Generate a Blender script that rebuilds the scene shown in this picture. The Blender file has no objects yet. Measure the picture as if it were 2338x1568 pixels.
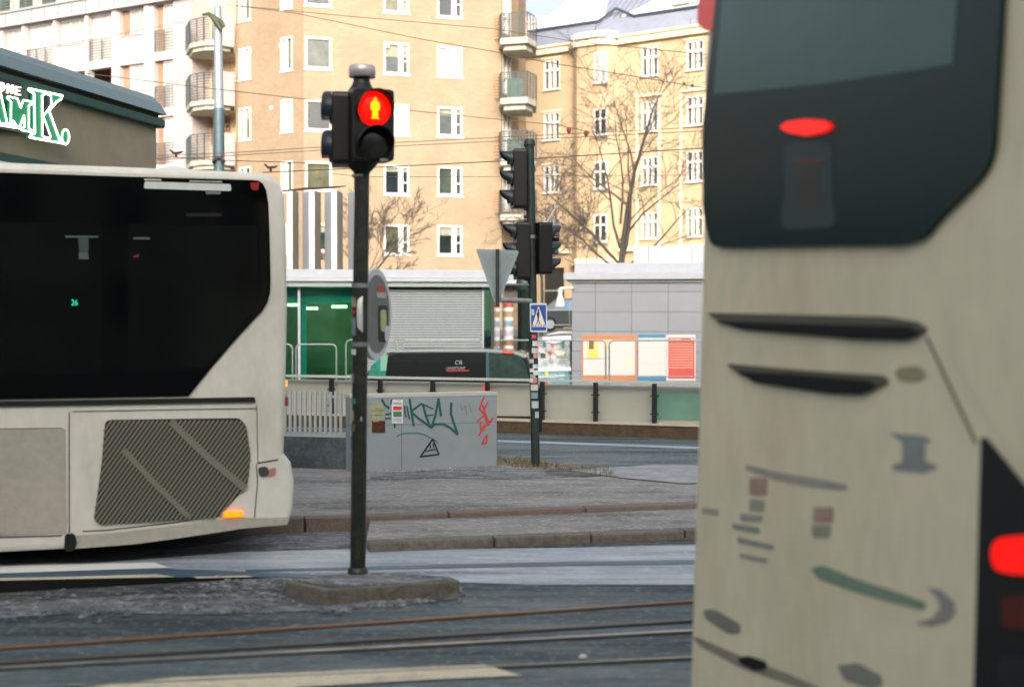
import bpy, bmesh, math, random
from mathutils import Vector, Matrix
random.seed(7)
C = bpy.context.scene.collection
S = bpy.context.scene
R = math.radians

# ------------------------------------------------------------ camera, light
FP, CX, CY, HOR, CAMH = 3247.0, 1169.0, 784.0, 730.0, 1.8
PITCH = -math.atan((CY - HOR) / FP)
cam = bpy.data.cameras.new('camera'); camo = bpy.data.objects.new('camera', cam); C.objects.link(camo)
cam.lens = 50.0; cam.sensor_width = 36.0; cam.clip_start = 0.05; cam.clip_end = 2000
camo.location = (0, 0, CAMH); camo.rotation_euler = (math.pi / 2 + PITCH, 0, 0)
cam.dof.use_dof = True; cam.dof.focus_distance = 17.0; cam.dof.aperture_fstop = 1.55
S.camera = camo
SUN_EL, SUN_AZ = 17.0, 179.0          # azimuth of the sun, clockwise from +Y
w = bpy.data.worlds.new('World'); S.world = w; w.use_nodes = True
nt = w.node_tree; nt.nodes.clear()
sky = nt.nodes.new('ShaderNodeTexSky'); sky.sky_type = 'NISHITA'; sky.sun_disc = False
sky.sun_elevation = R(SUN_EL); sky.sun_rotation = R(SUN_AZ); sky.air_density = 0.8; sky.dust_density = 10.0; sky.ozone_density = 1.0
bg = nt.nodes.new('ShaderNodeBackground'); bg.inputs['Strength'].default_value = 0.15
wo = nt.nodes.new('ShaderNodeOutputWorld')
hs_ = nt.nodes.new('ShaderNodeHueSaturation'); hs_.inputs['Saturation'].default_value = 0.45; hs_.inputs['Value'].default_value = 1.12   # thin high overcast
nt.links.new(sky.outputs[0], hs_.inputs['Color']); nt.links.new(hs_.outputs[0], bg.inputs[0]); nt.links.new(bg.outputs[0], wo.inputs[0])
sl = bpy.data.lights.new('sun', 'SUN'); sl.energy = 0.75; sl.angle = R(12); sl.color = (1.0, 0.86, 0.75)
so = bpy.data.objects.new('sun', sl); C.objects.link(so)
sd = Vector((math.sin(R(SUN_AZ)) * math.cos(R(SUN_EL)), math.cos(R(SUN_AZ)) * math.cos(R(SUN_EL)), math.sin(R(SUN_EL))))
so.rotation_euler = sd.to_track_quat('Z', 'Y').to_euler(); so.location = sd * 100
S.view_settings.view_transform = 'Standard'; S.view_settings.look = 'None'
S.view_settings.exposure = 1.55; S.view_settings.gamma = 1.0
S.render.engine = 'CYCLES'

# ------------------------------------------------------------ projection
CP, SP = math.cos(PITCH), math.sin(PITCH)
def ray(u, v):
    x = (u - CX) / FP; y = (CY - v) / FP
    d = Vector((x, CP - y * SP, SP + y * CP))
    return d / d.y
def P(u, v, Z):
    return Vector((0, 0, CAMH)) + ray(u, v) * Z
def G(u, v, z=0.0):
    d = ray(u, v); t = (z - CAMH) / d.z
    return Vector((d.x * t, d.y * t, z))
def sc(Z): return FP / Z

class VPl:
    """vertical plane through ground points seen at columns u0,u1 at depths Z0,Z1"""
    def __init__(s, u0, Z0, u1, Z1):
        a = P(u0, HOR, Z0); b = P(u1, HOR, Z1); a.z = b.z = 0
        s.O = a; s.a = (b - a).normalized(); s.L = (b - a).length
        n = Vector((s.a.y, -s.a.x, 0))
        if n.dot(-a) < 0: n = -n
        s.n = n; s.k = Vector((0, 0, 1))
    def sz(s, u, v):
        d = ray(u, v); c = Vector((0, 0, CAMH))
        t = (s.O - c).dot(s.n) / d.dot(s.n)
        p = c + d * t - s.O
        return p.dot(s.a), p.z
    def pt(s, q, z, off=0.0): return s.O + s.a * q + s.n * off + s.k * z
    def px(s, u, v, off=0.0):
        q, z = s.sz(u, v); return s.pt(q, z, off)
    def rect(s, u0, v0, u1, v1):
        um, vm = (u0 + u1) / 2, (v0 + v1) / 2
        return s.sz(u0, vm)[0], s.sz(u1, vm)[0], s.sz(um, v1)[1], s.sz(um, v0)[1]
    def shift(s, off):
        import copy
        c = copy.copy(s); c.O = s.O + s.n * off; return c

# ------------------------------------------------------------ materials
def lin(c):
    c = c / 255.0
    return c / 12.92 if c <= 0.04045 else ((c + 0.055) / 1.055) ** 2.4
def rgb(r, g, b): return (lin(r), lin(g), lin(b), 1)
MATS = {}
def mat(name, col, rough=0.7, metal=0.0, var=0.0, vs=3.0, bump=0.0, bs=60.0, emit=None, es=0.0, spec=0.5, col2=None, stretch=(1, 1, 1), thr=None, alpha=None, coat=0.0):
    if name in MATS: return MATS[name]
    m = bpy.data.materials.new(name); m.use_nodes = True; n = m.node_tree; b = n.nodes['Principled BSDF']
    b.inputs['Base Color'].default_value = rgb(*col); b.inputs['Roughness'].default_value = rough
    b.inputs['Metallic'].default_value = metal; b.inputs['Specular IOR Level'].default_value = spec
    b.inputs['Coat Weight'].default_value = coat
    geo = n.nodes.new('ShaderNodeNewGeometry'); mp = n.nodes.new('ShaderNodeMapping'); mp.inputs['Scale'].default_value = stretch
    n.links.new(geo.outputs['Position'], mp.inputs[0])
    if var > 0 or col2:
        tx = n.nodes.new('ShaderNodeTexNoise'); tx.inputs['Scale'].default_value = vs; tx.inputs['Detail'].default_value = 6; tx.inputs['Roughness'].default_value = 0.65
        n.links.new(mp.outputs[0], tx.inputs['Vector'])
        mr = n.nodes.new('ShaderNodeMapRange')
        lo, hi = thr if thr else (0.3, 0.7)
        mr.inputs[1].default_value = lo; mr.inputs[2].default_value = hi
        n.links.new(tx.outputs[0], mr.inputs[0])
        mx = n.nodes.new('ShaderNodeMix'); mx.data_type = 'RGBA'
        c = rgb(*col)
        if col2: mx.inputs[6].default_value = c; mx.inputs[7].default_value = rgb(*col2)
        else:
            mx.inputs[6].default_value = tuple(x * (1 - var) for x in c[:3]) + (1,)
            mx.inputs[7].default_value = tuple(min(1, x * (1 + var)) for x in c[:3]) + (1,)
        n.links.new(mr.outputs[0], mx.inputs[0])
        if col2 and var > 0:
            t2 = n.nodes.new('ShaderNodeTexNoise'); t2.inputs['Scale'].default_value = vs * 9; t2.inputs['Detail'].default_value = 4
            n.links.new(mp.outputs[0], t2.inputs['Vector'])
            m2 = n.nodes.new('ShaderNodeMapRange'); m2.inputs[1].default_value = 0.25; m2.inputs[2].default_value = 0.75; m2.inputs[3].default_value = 1 - var; m2.inputs[4].default_value = 1 + var
            n.links.new(t2.outputs[0], m2.inputs[0])
            vm = n.nodes.new('ShaderNodeVectorMath'); vm.operation = 'SCALE'
            n.links.new(mx.outputs[2], vm.inputs[0]); n.links.new(m2.outputs[0], vm.inputs['Scale'])
            n.links.new(vm.outputs[0], b.inputs['Base Color'])
        else: n.links.new(mx.outputs[2], b.inputs['Base Color'])
    if bump > 0:
        tb = n.nodes.new('ShaderNodeTexNoise'); tb.inputs['Scale'].default_value = bs; tb.inputs['Detail'].default_value = 5
        n.links.new(mp.outputs[0], tb.inputs['Vector'])
        bn = n.nodes.new('ShaderNodeBump'); bn.inputs['Strength'].default_value = bump; bn.inputs['Distance'].default_value = 0.02
        n.links.new(tb.outputs[0], bn.inputs['Height']); n.links.new(bn.outputs[0], b.inputs['Normal'])
    if emit: b.inputs['Emission Color'].default_value = rgb(*emit); b.inputs['Emission Strength'].default_value = es
    if alpha is not None: b.inputs['Alpha'].default_value = alpha
    MATS[name] = m
    return m

def facade_mat(name, plane, kind, c1, c2, cm, bw, bh, ms, rough=0.85, var=0.16):
    """brick / tile / plank pattern aligned with a vertical plane"""
    m = bpy.data.materials.new(name); m.use_nodes = True; n = m.node_tree; b = n.nodes['Principled BSDF']
    b.inputs['Roughness'].default_value = rough; b.inputs['Specular IOR Level'].default_value = 0.25
    geo = n.nodes.new('ShaderNodeNewGeometry')
    dt = n.nodes.new('ShaderNodeVectorMath'); dt.operation = 'DOT_PRODUCT'; dt.inputs[1].default_value = plane.a
    n.links.new(geo.outputs['Position'], dt.inputs[0])
    sp = n.nodes.new('ShaderNodeSeparateXYZ'); n.links.new(geo.outputs['Position'], sp.inputs[0])
    cb = n.nodes.new('ShaderNodeCombineXYZ'); n.links.new(dt.outputs['Value'], cb.inputs[0]); n.links.new(sp.outputs[2], cb.inputs[1])
    br = n.nodes.new('ShaderNodeTexBrick'); br.inputs['Scale'].default_value = 1.0
    br.inputs['Color1'].default_value = rgb(*c1); br.inputs['Color2'].default_value = rgb(*c2); br.inputs['Mortar'].default_value = rgb(*cm)
    br.inputs['Brick Width'].default_value = bw; br.inputs['Row Height'].default_value = bh; br.inputs['Mortar Size'].default_value = ms; br.inputs['Mortar Smooth'].default_value = 0.3
    if kind != 'brick': br.offset = 0.0
    n.links.new(cb.outputs[0], br.inputs['Vector'])
    tx = n.nodes.new('ShaderNodeTexNoise'); tx.inputs['Scale'].default_value = 0.5; tx.inputs['Detail'].default_value = 8; tx.inputs['Roughness'].default_value = 0.7
    n.links.new(geo.outputs['Position'], tx.inputs['Vector'])
    mr = n.nodes.new('ShaderNodeMapRange'); mr.inputs[1].default_value = 0.3; mr.inputs[2].default_value = 0.7; mr.inputs[3].default_value = 1 - var; mr.inputs[4].default_value = 1 + var * 0.6
    n.links.new(tx.outputs[0], mr.inputs[0])
    vm = n.nodes.new('ShaderNodeVectorMath'); vm.operation = 'SCALE'; n.links.new(br.outputs[0], vm.inputs[0]); n.links.new(mr.outputs[0], vm.inputs['Scale'])
    n.links.new(vm.outputs[0], b.inputs['Base Color'])
    bn = n.nodes.new('ShaderNodeBump'); bn.inputs['Strength'].default_value = 0.5; bn.inputs['Distance'].default_value = 0.01; bn.invert = True
    n.links.new(br.outputs['Fac'], bn.inputs['Height']); n.links.new(bn.outputs[0], b.inputs['Normal'])
    return m

def glass_mat(name, tint, rough=0.03, mix=0.25):
    m = bpy.data.materials.new(name); m.use_nodes = True; n = m.node_tree; n.nodes.clear()
    tr = n.nodes.new('ShaderNodeBsdfTransparent'); tr.inputs[0].default_value = rgb(*tint)
    gl = n.nodes.new('ShaderNodeBsdfGlossy'); gl.inputs['Roughness'].default_value = rough; gl.inputs[0].default_value = (0.85, 0.95, 0.95, 1)
    fr = n.nodes.new('ShaderNodeFresnel'); fr.inputs[0].default_value = 1.5
    mx = n.nodes.new('ShaderNodeMixShader'); o = n.nodes.new('ShaderNodeOutputMaterial')
    n.links.new(fr.outputs[0], mx.inputs[0]); n.links.new(tr.outputs[0], mx.inputs[1]); n.links.new(gl.outputs[0], mx.inputs[2]); n.links.new(mx.outputs[0], o.inputs[0])
    return m

# ------------------------------------------------------------ mesh builder
class MB:
    def __init__(s): s.v = []; s.f = []; s.sm = []
    def add(s, vs, fs, smooth=False):
        o = len(s.v); s.v += [Vector(x) for x in vs]
        for f in fs: s.f.append([i + o for i in f]); s.sm.append(smooth)
        return s
    def box(s, p, ax, ay, az):
        """corner p and three edge vectors"""
        p, ax, ay, az = map(Vector, (p, ax, ay, az))
        if ax.cross(ay).dot(az) < 0: ax, ay = ay, ax
        v = [p, p + ax, p + ax + ay, p + ay, p + az, p + ax + az, p + ax + ay + az, p + ay + az]
        return s.add(v, [(0, 3, 2, 1), (4, 5, 6, 7), (0, 1, 5, 4), (1, 2, 6, 5), (2, 3, 7, 6), (3, 0, 4, 7)])
    def pbox(s, pl, q0, q1, z0, z1, o0, o1):
        if q0 > q1: q0, q1 = q1, q0
        if z0 > z1: z0, z1 = z1, z0
        if o0 > o1: o0, o1 = o1, o0
        return s.box(pl.pt(q0, z0, o0), pl.a * (q1 - q0), pl.n * (o1 - o0), pl.k * (z1 - z0))
    def prism(s, front, d):
        """front: list of points, extruded by vector d (away from the viewer)"""
        n = len(front); d = Vector(d); v = [Vector(p) for p in front] + [Vector(p) + d for p in front]
        nr = Vector((0, 0, 0))
        for i in range(n):
            a, b = v[i], v[(i + 1) % n]; nr += a.cross(b)
        if nr.dot(d) > 0:
            v = v[:n][::-1] + v[n:][::-1]
        f = [tuple(range(n)), tuple(range(2 * n - 1, n - 1, -1))]
        for i in range(n):
            j = (i + 1) % n; f.append((i, i + n, j + n, j))
        return s.add(v, f)
    def poly(s, pl, px, o0, o1):
        """prism from pixel outline on plane between offsets o0<o1"""
        pts = [pl.px(u, v) for u, v in px]
        return s.prism([p + pl.n * o1 for p in pts], pl.n * (o0 - o1))
    def spoly(s, pl, sz, o0, o1):
        return s.prism([pl.pt(q, z, o1) for q, z in sz], pl.n * (o0 - o1))
    def tube(s, pts, r, n=8, cap=True):
        pts = [Vector(p) for p in pts]; m = len(pts)
        rs = r if isinstance(r, (list, tuple)) else [r] * m
        vs = []; up = None
        for i, p in enumerate(pts):
            t = (pts[min(i + 1, m - 1)] - pts[max(i - 1, 0)]).normalized()
            if up is None:
                up = Vector((0, 0, 1)) if abs(t.z) < 0.9 else Vector((1, 0, 0))
            x = t.cross(up)
            if x.length < 1e-4: x = t.cross(Vector((0, 1, 0)))
            x.normalize(); y = t.cross(x).normalized(); up = -y if False else x.cross(t)
            for k in range(n):
                a = 2 * math.pi * k / n; vs.append(p + (x * math.cos(a) + y * math.sin(a)) * rs[i])
        fs = []
        for i in range(m - 1):
            for k in range(n):
                k2 = (k + 1) % n; fs.append((i * n + k, i * n + k2, (i + 1) * n + k2, (i + 1) * n + k))
        s.add(vs, fs, n > 5)
        if cap:
            s.add([vs[k] for k in range(n)], [tuple(range(n))[::-1]]); s.add([vs[(m - 1) * n + k] for k in range(n)], [tuple(range(n))])
        return s
    def lathe(s, base, prof, n=24, axis=None):
        """prof: list (r, h) along axis"""
        base = Vector(base); ax = Vector(axis).normalized() if axis else Vector((0, 0, 1))
        x = ax.orthogonal().normalized(); y = ax.cross(x)
        vs = []
        for r, h in prof:
            for k in range(n):
                a = 2 * math.pi * k / n; vs.append(base + ax * h + (x * math.cos(a) + y * math.sin(a)) * r)
        fs = []
        for i in range(len(prof) - 1):
            for k in range(n):
                k2 = (k + 1) % n; fs.append((i * n + k, i * n + k2, (i + 1) * n + k2, (i + 1) * n + k))
        s.add(vs, fs, True); m = len(prof) - 1
        s.add([vs[k] for k in range(n)], [tuple(range(n))[::-1]]); s.add([vs[m * n + k] for k in range(n)], [tuple(range(n))])
        return s
    def text(s, txt, pl, q, z, h, off, th=0.004, wide=1.0, slant=0.0, vert=None):
        cu = bpy.data.curves.new('t', 'FONT'); cu.body = txt; cu.size = 1.0; cu.fill_mode = 'FRONT'
        ob = bpy.data.objects.new('t', cu); C.objects.link(ob)
        dg = bpy.context.evaluated_depsgraph_get(); dg.update(); me = bpy.data.meshes.new_from_object(ob.evaluated_get(dg))
        k = h / 0.7
        pts = [pl.pt(q + (v.co.x * wide + v.co.y * slant) * k, z + v.co.y * k, off + th) for v in me.vertices]
        s.add(pts, [tuple(p.vertices) for p in me.polygons])
        bpy.data.objects.remove(ob); bpy.data.curves.remove(cu); bpy.data.meshes.remove(me)
        return s
    def stroke(s, pl, px, wpx, off, th=0.004):
        """flat painted stroke along a pixel polyline"""
        for i in range(len(px) - 1):
            (a, b), (c, d) = px[i], px[i + 1]
            L = math.hypot(c - a, d - b) or 1; nx, ny = -(d - b) / L * wpx / 2, (c - a) / L * wpx / 2
            ex, ey = (c - a) / L * wpx * .3, (d - b) / L * wpx * .3
            q = [(a + nx - ex, b + ny - ey), (c + nx + ex, d + ny + ey), (c - nx + ex, d - ny + ey), (a - nx - ex, b - ny - ey)]
            s.poly(pl, q, off, off + th + i * 0.0003)
        return s
    def build(s, name, m, parent=None, **tags):
        me = bpy.data.meshes.new(name)
        off = parent_loc(parent) if parent else Vector((0, 0, 0))
        me.from_pydata([tuple(v - off) for v in s.v], [], s.f); me.update()
        for p, sm in zip(me.polygons, s.sm): p.use_smooth = sm
        ms = m if isinstance(m, (list, tuple)) else [m]
        for x in ms: me.materials.append(x)
        o = bpy.data.objects.new(name, me); C.objects.link(o)
        if parent: o.parent = parent
        for k, v in tags.items(): o[k] = v
        return o
def parent_loc(o):
    l = Vector((0, 0, 0))
    while o: l += o.location; o = o.parent
    return l
def bevel(o, wdt, seg=2, ang=35):
    b = o.modifiers.new('bevel', 'BEVEL'); b.width = wdt; b.segments = seg; b.limit_method = 'ANGLE'; b.angle_limit = R(ang)
    for p in o.data.polygons: p.use_smooth = False
    return o
def thing(name, label, cat, loc, group=None):
    o = bpy.data.objects.new(name, None); C.objects.link(o); o.location = loc; o.empty_display_size = 0.3
    o['label'] = label; o['category'] = cat
    if group: o['group'] = group
    return o
def tag(o, label, cat, group=None):
    o['label'] = label; o['category'] = cat
    if group: o['group'] = group
    return o
def struct(name, mb, m, kind='structure'):
    return mb.build(name, m, None, kind=kind)
def rpoly(pts, r=8, n=3):
    """round the corners of a pixel polygon"""
    out = []; N = len(pts)
    for i in range(N):
        p0, p1, p2 = Vector(pts[i - 1]), Vector(pts[i]), Vector(pts[(i + 1) % N])
        a = (p0 - p1); b = (p2 - p1); rr = min(r, a.length * .45, b.length * .45)
        A = p1 + a.normalized() * rr; B = p1 + b.normalized() * rr
        for k in range(n + 1):
            t = k / n; out.append(tuple(A * (1 - t) ** 2 + p1 * 2 * t * (1 - t) + B * t * t))
    return out

# ------------------------------------------------------------ shared materials
m_white = mat('white_paint', (222, 218, 214), 0.5, var=0.06, vs=2)
m_frame = mat('window_frame_white', (206, 203, 198), 0.5)
m_glass = [mat('window_glass_a', (62, 70, 62), 0.06, var=.5, vs=1.3, spec=0.7), mat('window_glass_b', (40, 52, 52), 0.05, var=.5, vs=2, spec=0.7),
           mat('window_glass_c', (84, 84, 66), 0.08, var=.45, vs=1.6, spec=0.6), mat('window_glass_d', (30, 38, 40), 0.05, var=.4, vs=1.4, spec=0.7)]
m_blind = mat('window_blind', (190, 188, 192), 0.4, var=.05)
m_black = mat('black_metal', (22, 25, 26), 0.45, var=.3, vs=8)
m_blackp = mat('black_plastic', (16, 18, 18), 0.5, var=.2, vs=12)
m_rubber = mat('rubber', (14, 14, 14), 0.85)
m_grey = mat('galvanised_steel', (140, 146, 146), 0.45, metal=.6, var=.15, vs=10)
m_greypaint = mat('grey_paint', (138, 146, 144), 0.6, var=.12, vs=12)
m_conc = mat('concrete', (150, 156, 154), 0.85, var=.2, vs=2.5, bump=.3, bs=40)
m_snow = mat('snow', (236, 238, 244), 0.7, var=.06, vs=3, bump=.4, bs=6)
m_dsteel = mat('dark_green_steel', (34, 46, 44), 0.5, var=.3, vs=9)
m_bark = mat('bark', (62, 58, 52), 0.9, var=.3, vs=12)
m_twig = mat('twig_bark', (82, 74, 66), 0.9, var=.3, vs=12)
m_red = mat('red_lamp', (200, 20, 10), 0.3, emit=(255, 20, 6), es=.5)
m_amber = mat('amber_lamp', (255, 140, 20), 0.3, emit=(255, 110, 4), es=.8)
m_decal_w = mat('white_decal', (205, 208, 205), 0.5, var=.1, vs=20)

# ============================================================ THE SETTING
# ground: near sheet, sunken road, far sheet, raised street
def ground_mat(name, base, frost, speck, damp, fs=.9, st=(.35, 1.5, 1), fthr=(.5, .72), amt=.8, rough=.7):
    m = bpy.data.materials.new(name); m.use_nodes = True; n = m.node_tree; b = n.nodes['Principled BSDF']; MATS[name] = m
    geo = n.nodes.new('ShaderNodeNewGeometry'); mp = n.nodes.new('ShaderNodeMapping'); mp.inputs['Scale'].default_value = st; n.links.new(geo.outputs['Position'], mp.inputs[0])
    m2 = n.nodes.new('ShaderNodeMapping'); m2.inputs['Scale'].default_value = (.12, 5, 1); m2.inputs['Rotation'].default_value = (0, 0, R(-20)); n.links.new(geo.outputs['Position'], m2.inputs[0])
    def noise(sc_, lo, hi, vec=None, det=8, ro=.65, o0=0, o1=1):
        t = n.nodes.new('ShaderNodeTexNoise'); t.inputs['Scale'].default_value = sc_; t.inputs['Detail'].default_value = det; t.inputs['Roughness'].default_value = ro
        n.links.new(vec or mp.outputs[0], t.inputs['Vector']); r_ = n.nodes.new('ShaderNodeMapRange'); r_.inputs[1].default_value = lo; r_.inputs[2].default_value = hi; r_.inputs[3].default_value = o0; r_.inputs[4].default_value = o1
        n.links.new(t.outputs[0], r_.inputs[0]); return r_.outputs[0]
    def mix(a, bb, f):
        x = n.nodes.new('ShaderNodeMix'); x.data_type = 'RGBA'
        for i, q in ((6, a), (7, bb)):
            if isinstance(q, tuple): x.inputs[i].default_value = rgb(*q)
            else: n.links.new(q, x.inputs[i])
        n.links.new(f, x.inputs[0]); return x.outputs[2]
    c = mix(base, damp, noise(fs * .6, .45, .62)); c = mix(c, frost, noise(fs * 2.2, fthr[0], fthr[1], o1=amt, ro=.75)); 
    c = mix(c, frost, noise(1.0, .52, .68, vec=m2.outputs[0], o1=.45)); c = mix(c, speck, noise(16, .54, .66, vec=geo.outputs['Position'], det=5, o1=.75)); c = mix(c, damp, noise(13, .52, .66, det=5, o1=.75))
    n.links.new(c, b.inputs['Base Color']); n.links.new(noise(fs * 1.2, .4, .65, o0=rough - .2, o1=rough + .15), b.inputs['Roughness'])
    t = n.nodes.new('ShaderNodeTexNoise'); t.inputs['Scale'].default_value = 45; t.inputs['Detail'].default_value = 6; t.inputs['Roughness'].default_value = .7; n.links.new(geo.outputs['Position'], t.inputs['Vector'])
    bn = n.nodes.new('ShaderNodeBump'); bn.inputs['Strength'].default_value = .7; bn.inputs['Distance'].default_value = .02; n.links.new(t.outputs[0], bn.inputs['Height']); n.links.new(bn.outputs[0], b.inputs['Normal'])
    return m
m_asph = ground_mat('asphalt_ground', (82, 97, 99), (126, 136, 136), (134, 144, 146), (42, 57, 63), .9)
LED = VPl(640, 24.1, 1600, 21.3)             # kerb ledge line of the sunken road
def gpoly(mb, pts, z=None):
    vs = [Vector((p[0], p[1], p[2] if len(p) > 2 else 0)) for p in pts]
    if z is not None:
        for v in vs: v.z = z
    nr = Vector((0, 0, 0))
    for i in range(len(vs)): nr += vs[i].cross(vs[(i + 1) % len(vs)])
    if nr.z < 0: vs = vs[::-1]
    return mb.add(vs, [tuple(range(len(vs)))])
a = LED.pt(-60, 0, -.5); b = LED.pt(60, 0, -.5)
g = MB()
gpoly(g, [(-300, -60), (300, -60), (300, b.y), (b.x, b.y), (a.x, a.y), (-300, a.y)], 0)
a2 = Vector((-300, 34, 0)); b2 = Vector((300, 34, 0))
g.add([(a.x, a.y, 0), (b.x, b.y, 0), (b.x, b.y, -.8), (a.x, a.y, -.8)], [(0, 3, 2, 1)])
gpoly(g, [(a.x, a.y), (b.x, b.y), (300, b.y), (300, 34), (-300, 34), (-300, a.y)], -.8)
g.add([(-300, 34, -.8), (300, 34, -.8), (300, 34, 0), (-300, 34, 0)], [(0, 1, 2, 3)])
gpoly(g, [(-300, 34), (300, 34), (300, 41), (-300, 41)], 0)
g.add([(-300, 41, 0), (300, 41, 0), (300, 41, 1.3), (-300, 41, 1.3)], [(0, 1, 2, 3)])
gpoly(g, [(-900, 41), (900, 41), (900, 1200), (-900, 1200)], 1.3)
struct('ground', g, m_asph)

def strip(name, uv, z, m, th=0.0):
    """ground sheet at height z (thickness th adds a kerb-like step)"""
    mb = MB(); pts = [G(u, v, z) for u, v in uv]
    if th: mb.prism(pts, (0, 0, -th))
    else: gpoly(mb, pts)
    return struct(name, mb, m)
# pavement in front of the wall, granite kerb, tram platform
m_pave = ground_mat('pavement_surface', (132, 130, 126), (160, 158, 154), (186, 184, 180), (94, 96, 94), 1.6, (.45, 1.3, 1), (.42, .68), .75, .8)
m_kerb = mat('red_granite', (120, 106, 99), 0.8, var=.3, vs=14, bump=.5, bs=40, col2=(104, 92, 84))
m_gran = mat('grey_granite', (118, 112, 102), 0.85, var=.3, vs=16, bump=.6, bs=30, col2=(88, 82, 74))
def kpt(u, v, z): return G(u, v, z)
# pavement slab z=.12 from kerb line back to the wall and fading to the road on the right
mb = MB()
K0, K1 = G(-400, 1218, .12), G(2600, 1108, .12)
mb.prism([K0, K1, G(2600, 1085, .12), G(1700, 1090, .12), G(1500, 1090, .12), G(1400, 1082, .12), G(1290, 1066, .12), G(1140, 1050, .12), G(600, 1052, .12), G(-400, 1080, .12)], (0, 0, -.13))
struct('pavement', mb, m_pave)
kd = (K1 - K0).normalized(); kn = Vector((kd.y, -kd.x, 0))
kt = thing('kerb', 'row of reddish granite kerb stones along the front edge of the grey pavement', 'kerb', K0.copy())
L = (K1 - K0).length; q = 0; i = 0
while q < L:
    l = 1.25
    mb = MB(); p = K0 + kd * q + Vector((0, 0, -.13)); p.z = -.01
    mb.box(p, kd * (l - .012), kn * .16, (0, 0, .138 + random.uniform(-.004, .004)))
    bevel(mb.build('kerb_stone', m_kerb, kt), .012); q += l; i += 1
# low tram platform between the pavement and the near lane
T0, T1 = G(838, 1232, .08), G(2600, 1166, .08)
td = (T1 - T0).normalized(); tn = Vector((-td.y, td.x, 0))
mb = MB(); mb.prism([T0 + tn * .02, T1 + tn * .02, T1 + tn * 1.2, T0 + tn * 1.2 + td * .2], (0, 0, -.085))
struct('platform', mb, m_pave)
kt = thing('kerb', 'low dark kerb edging the strip of paving beyond the icy lane', 'kerb', T0.copy())
q = 0
while q < 20:
    l = random.choice([1.0, 1.4, .8]); mb = MB(); p = T0 + td * q; p.z = -.01
    mb.box(p, td * (l - .015), -tn * .14, (0, 0, .094 + random.uniform(-.006, .006)))
    bevel(mb.build('kerb_stone', m_gran, kt), .015); q += l
# icy wet band with its sky reflection painted in pale blue; paint, rails
m_ice = ground_mat('ice_sky_sheen', (152, 166, 176), (198, 206, 212), (198, 206, 212), (104, 122, 134), 1.4, (.25, 2.5, 1), (.42, .62), .8, .5)
m_wet = mat('wet_asphalt', (60, 88, 106), 0.5, var=.3, vs=3, stretch=(.3, 2, 1))
m_slush = ground_mat('dirty_slush', (94, 98, 98), (144, 150, 152), (172, 178, 180), (56, 62, 64), 3.2, (.5, 1.5, 1), (.48, .62), .9, .75)
m_dirt = ground_mat('dark_grit', (62, 66, 62), (112, 114, 112), (150, 152, 152), (34, 38, 38), 3.6, (.5, 1.5, 1), (.5, .64), .85, .8)
m_paint = mat('road_paint', (206, 196, 168), 0.7, var=.2, vs=7, col2=(158, 150, 132), thr=(.52, .75), bump=.2)
strip('ice', [(-500, 1330), (-500, 1298), (250, 1282), (560, 1258), (840, 1252), (1300, 1247), (1750, 1238), (1750, 1334), (1200, 1334), (980, 1326), (640, 1322), (300, 1322)], .004, m_ice)
strip('wet_streak', [(560, 1300), (900, 1290), (1300, 1281), (1750, 1276), (1750, 1284), (1300, 1290), (900, 1298), (560, 1304)], .008, m_wet)
strip('wet_streak', [(-500, 1310), (0, 1303), (380, 1297), (560, 1304), (760, 1312), (1000, 1320), (560, 1316), (0, 1318), (-500, 1326)], .0085, m_wet)
strip('grit', [(836, 1243), (900, 1240), (1200, 1224), (1750, 1200), (1750, 1238), (1300, 1249), (1000, 1253), (846, 1254)], .006, m_dirt)
strip('slush', [(300, 1268), (500, 1240), (640, 1212), (1000, 1196), (1750, 1160), (1750, 1176), (1000, 1212), (830, 1232), (830, 1250), (560, 1256)], .003, m_slush)
m_blackpatch = mat('black_road_patch', (8, 9, 10), 0.9, spec=0.1)
strip('dark_patch', [(-700, 1332), (0, 1325), (400, 1318), (640, 1316), (500, 1324), (250, 1338), (0, 1352), (-700, 1372)], .010, m_blackpatch)  # near black tapering wedge laid on the road at the left
strip('road_marking', [(-700, 1306), (0, 1291), (352, 1283), (386, 1295), (200, 1301), (0, 1308), (-700, 1330)], .012, mat('bright_road_paint', (232, 232, 228), .5, var=.1, vs=5))
strip('road_marking', [(-300, 1325), (150, 1316), (355, 1310), (400, 1316), (150, 1321), (-300, 1331)], .012, m_paint)
strip('road_marking', [(440, 1316), (560, 1313), (580, 1316), (450, 1319)], .012, m_paint)
strip('slush', [(-500, 1372), (0, 1350), (300, 1338), (520, 1322), (760, 1316), (1060, 1340), (1040, 1368), (760, 1392), (500, 1402), (200, 1398), (-500, 1440)], .005, m_slush)
strip('grit', [(-500, 1352), (100, 1340), (520, 1322), (650, 1322), (620, 1345), (420, 1352), (200, 1362), (-500, 1398)], .0075, m_dirt)
strip('road_marking', [(-300, 1630), (180, 1570), (400, 1545), (700, 1533), (1108, 1516), (1190, 1541), (1000, 1549), (700, 1566), (560, 1580), (-300, 1680)], .009, m_paint)
m_rust = mat('rusty_rail', (140, 104, 72), 0.5, var=.2, vs=6)
m_rail = mat('worn_rail', (150, 152, 146), 0.28, metal=.55, var=.3, vs=1.5)
m_groove2 = mat('dull_rail', (92, 88, 78), .5)
m_groove = mat('rail_groove', (12, 14, 15), 0.9)
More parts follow.
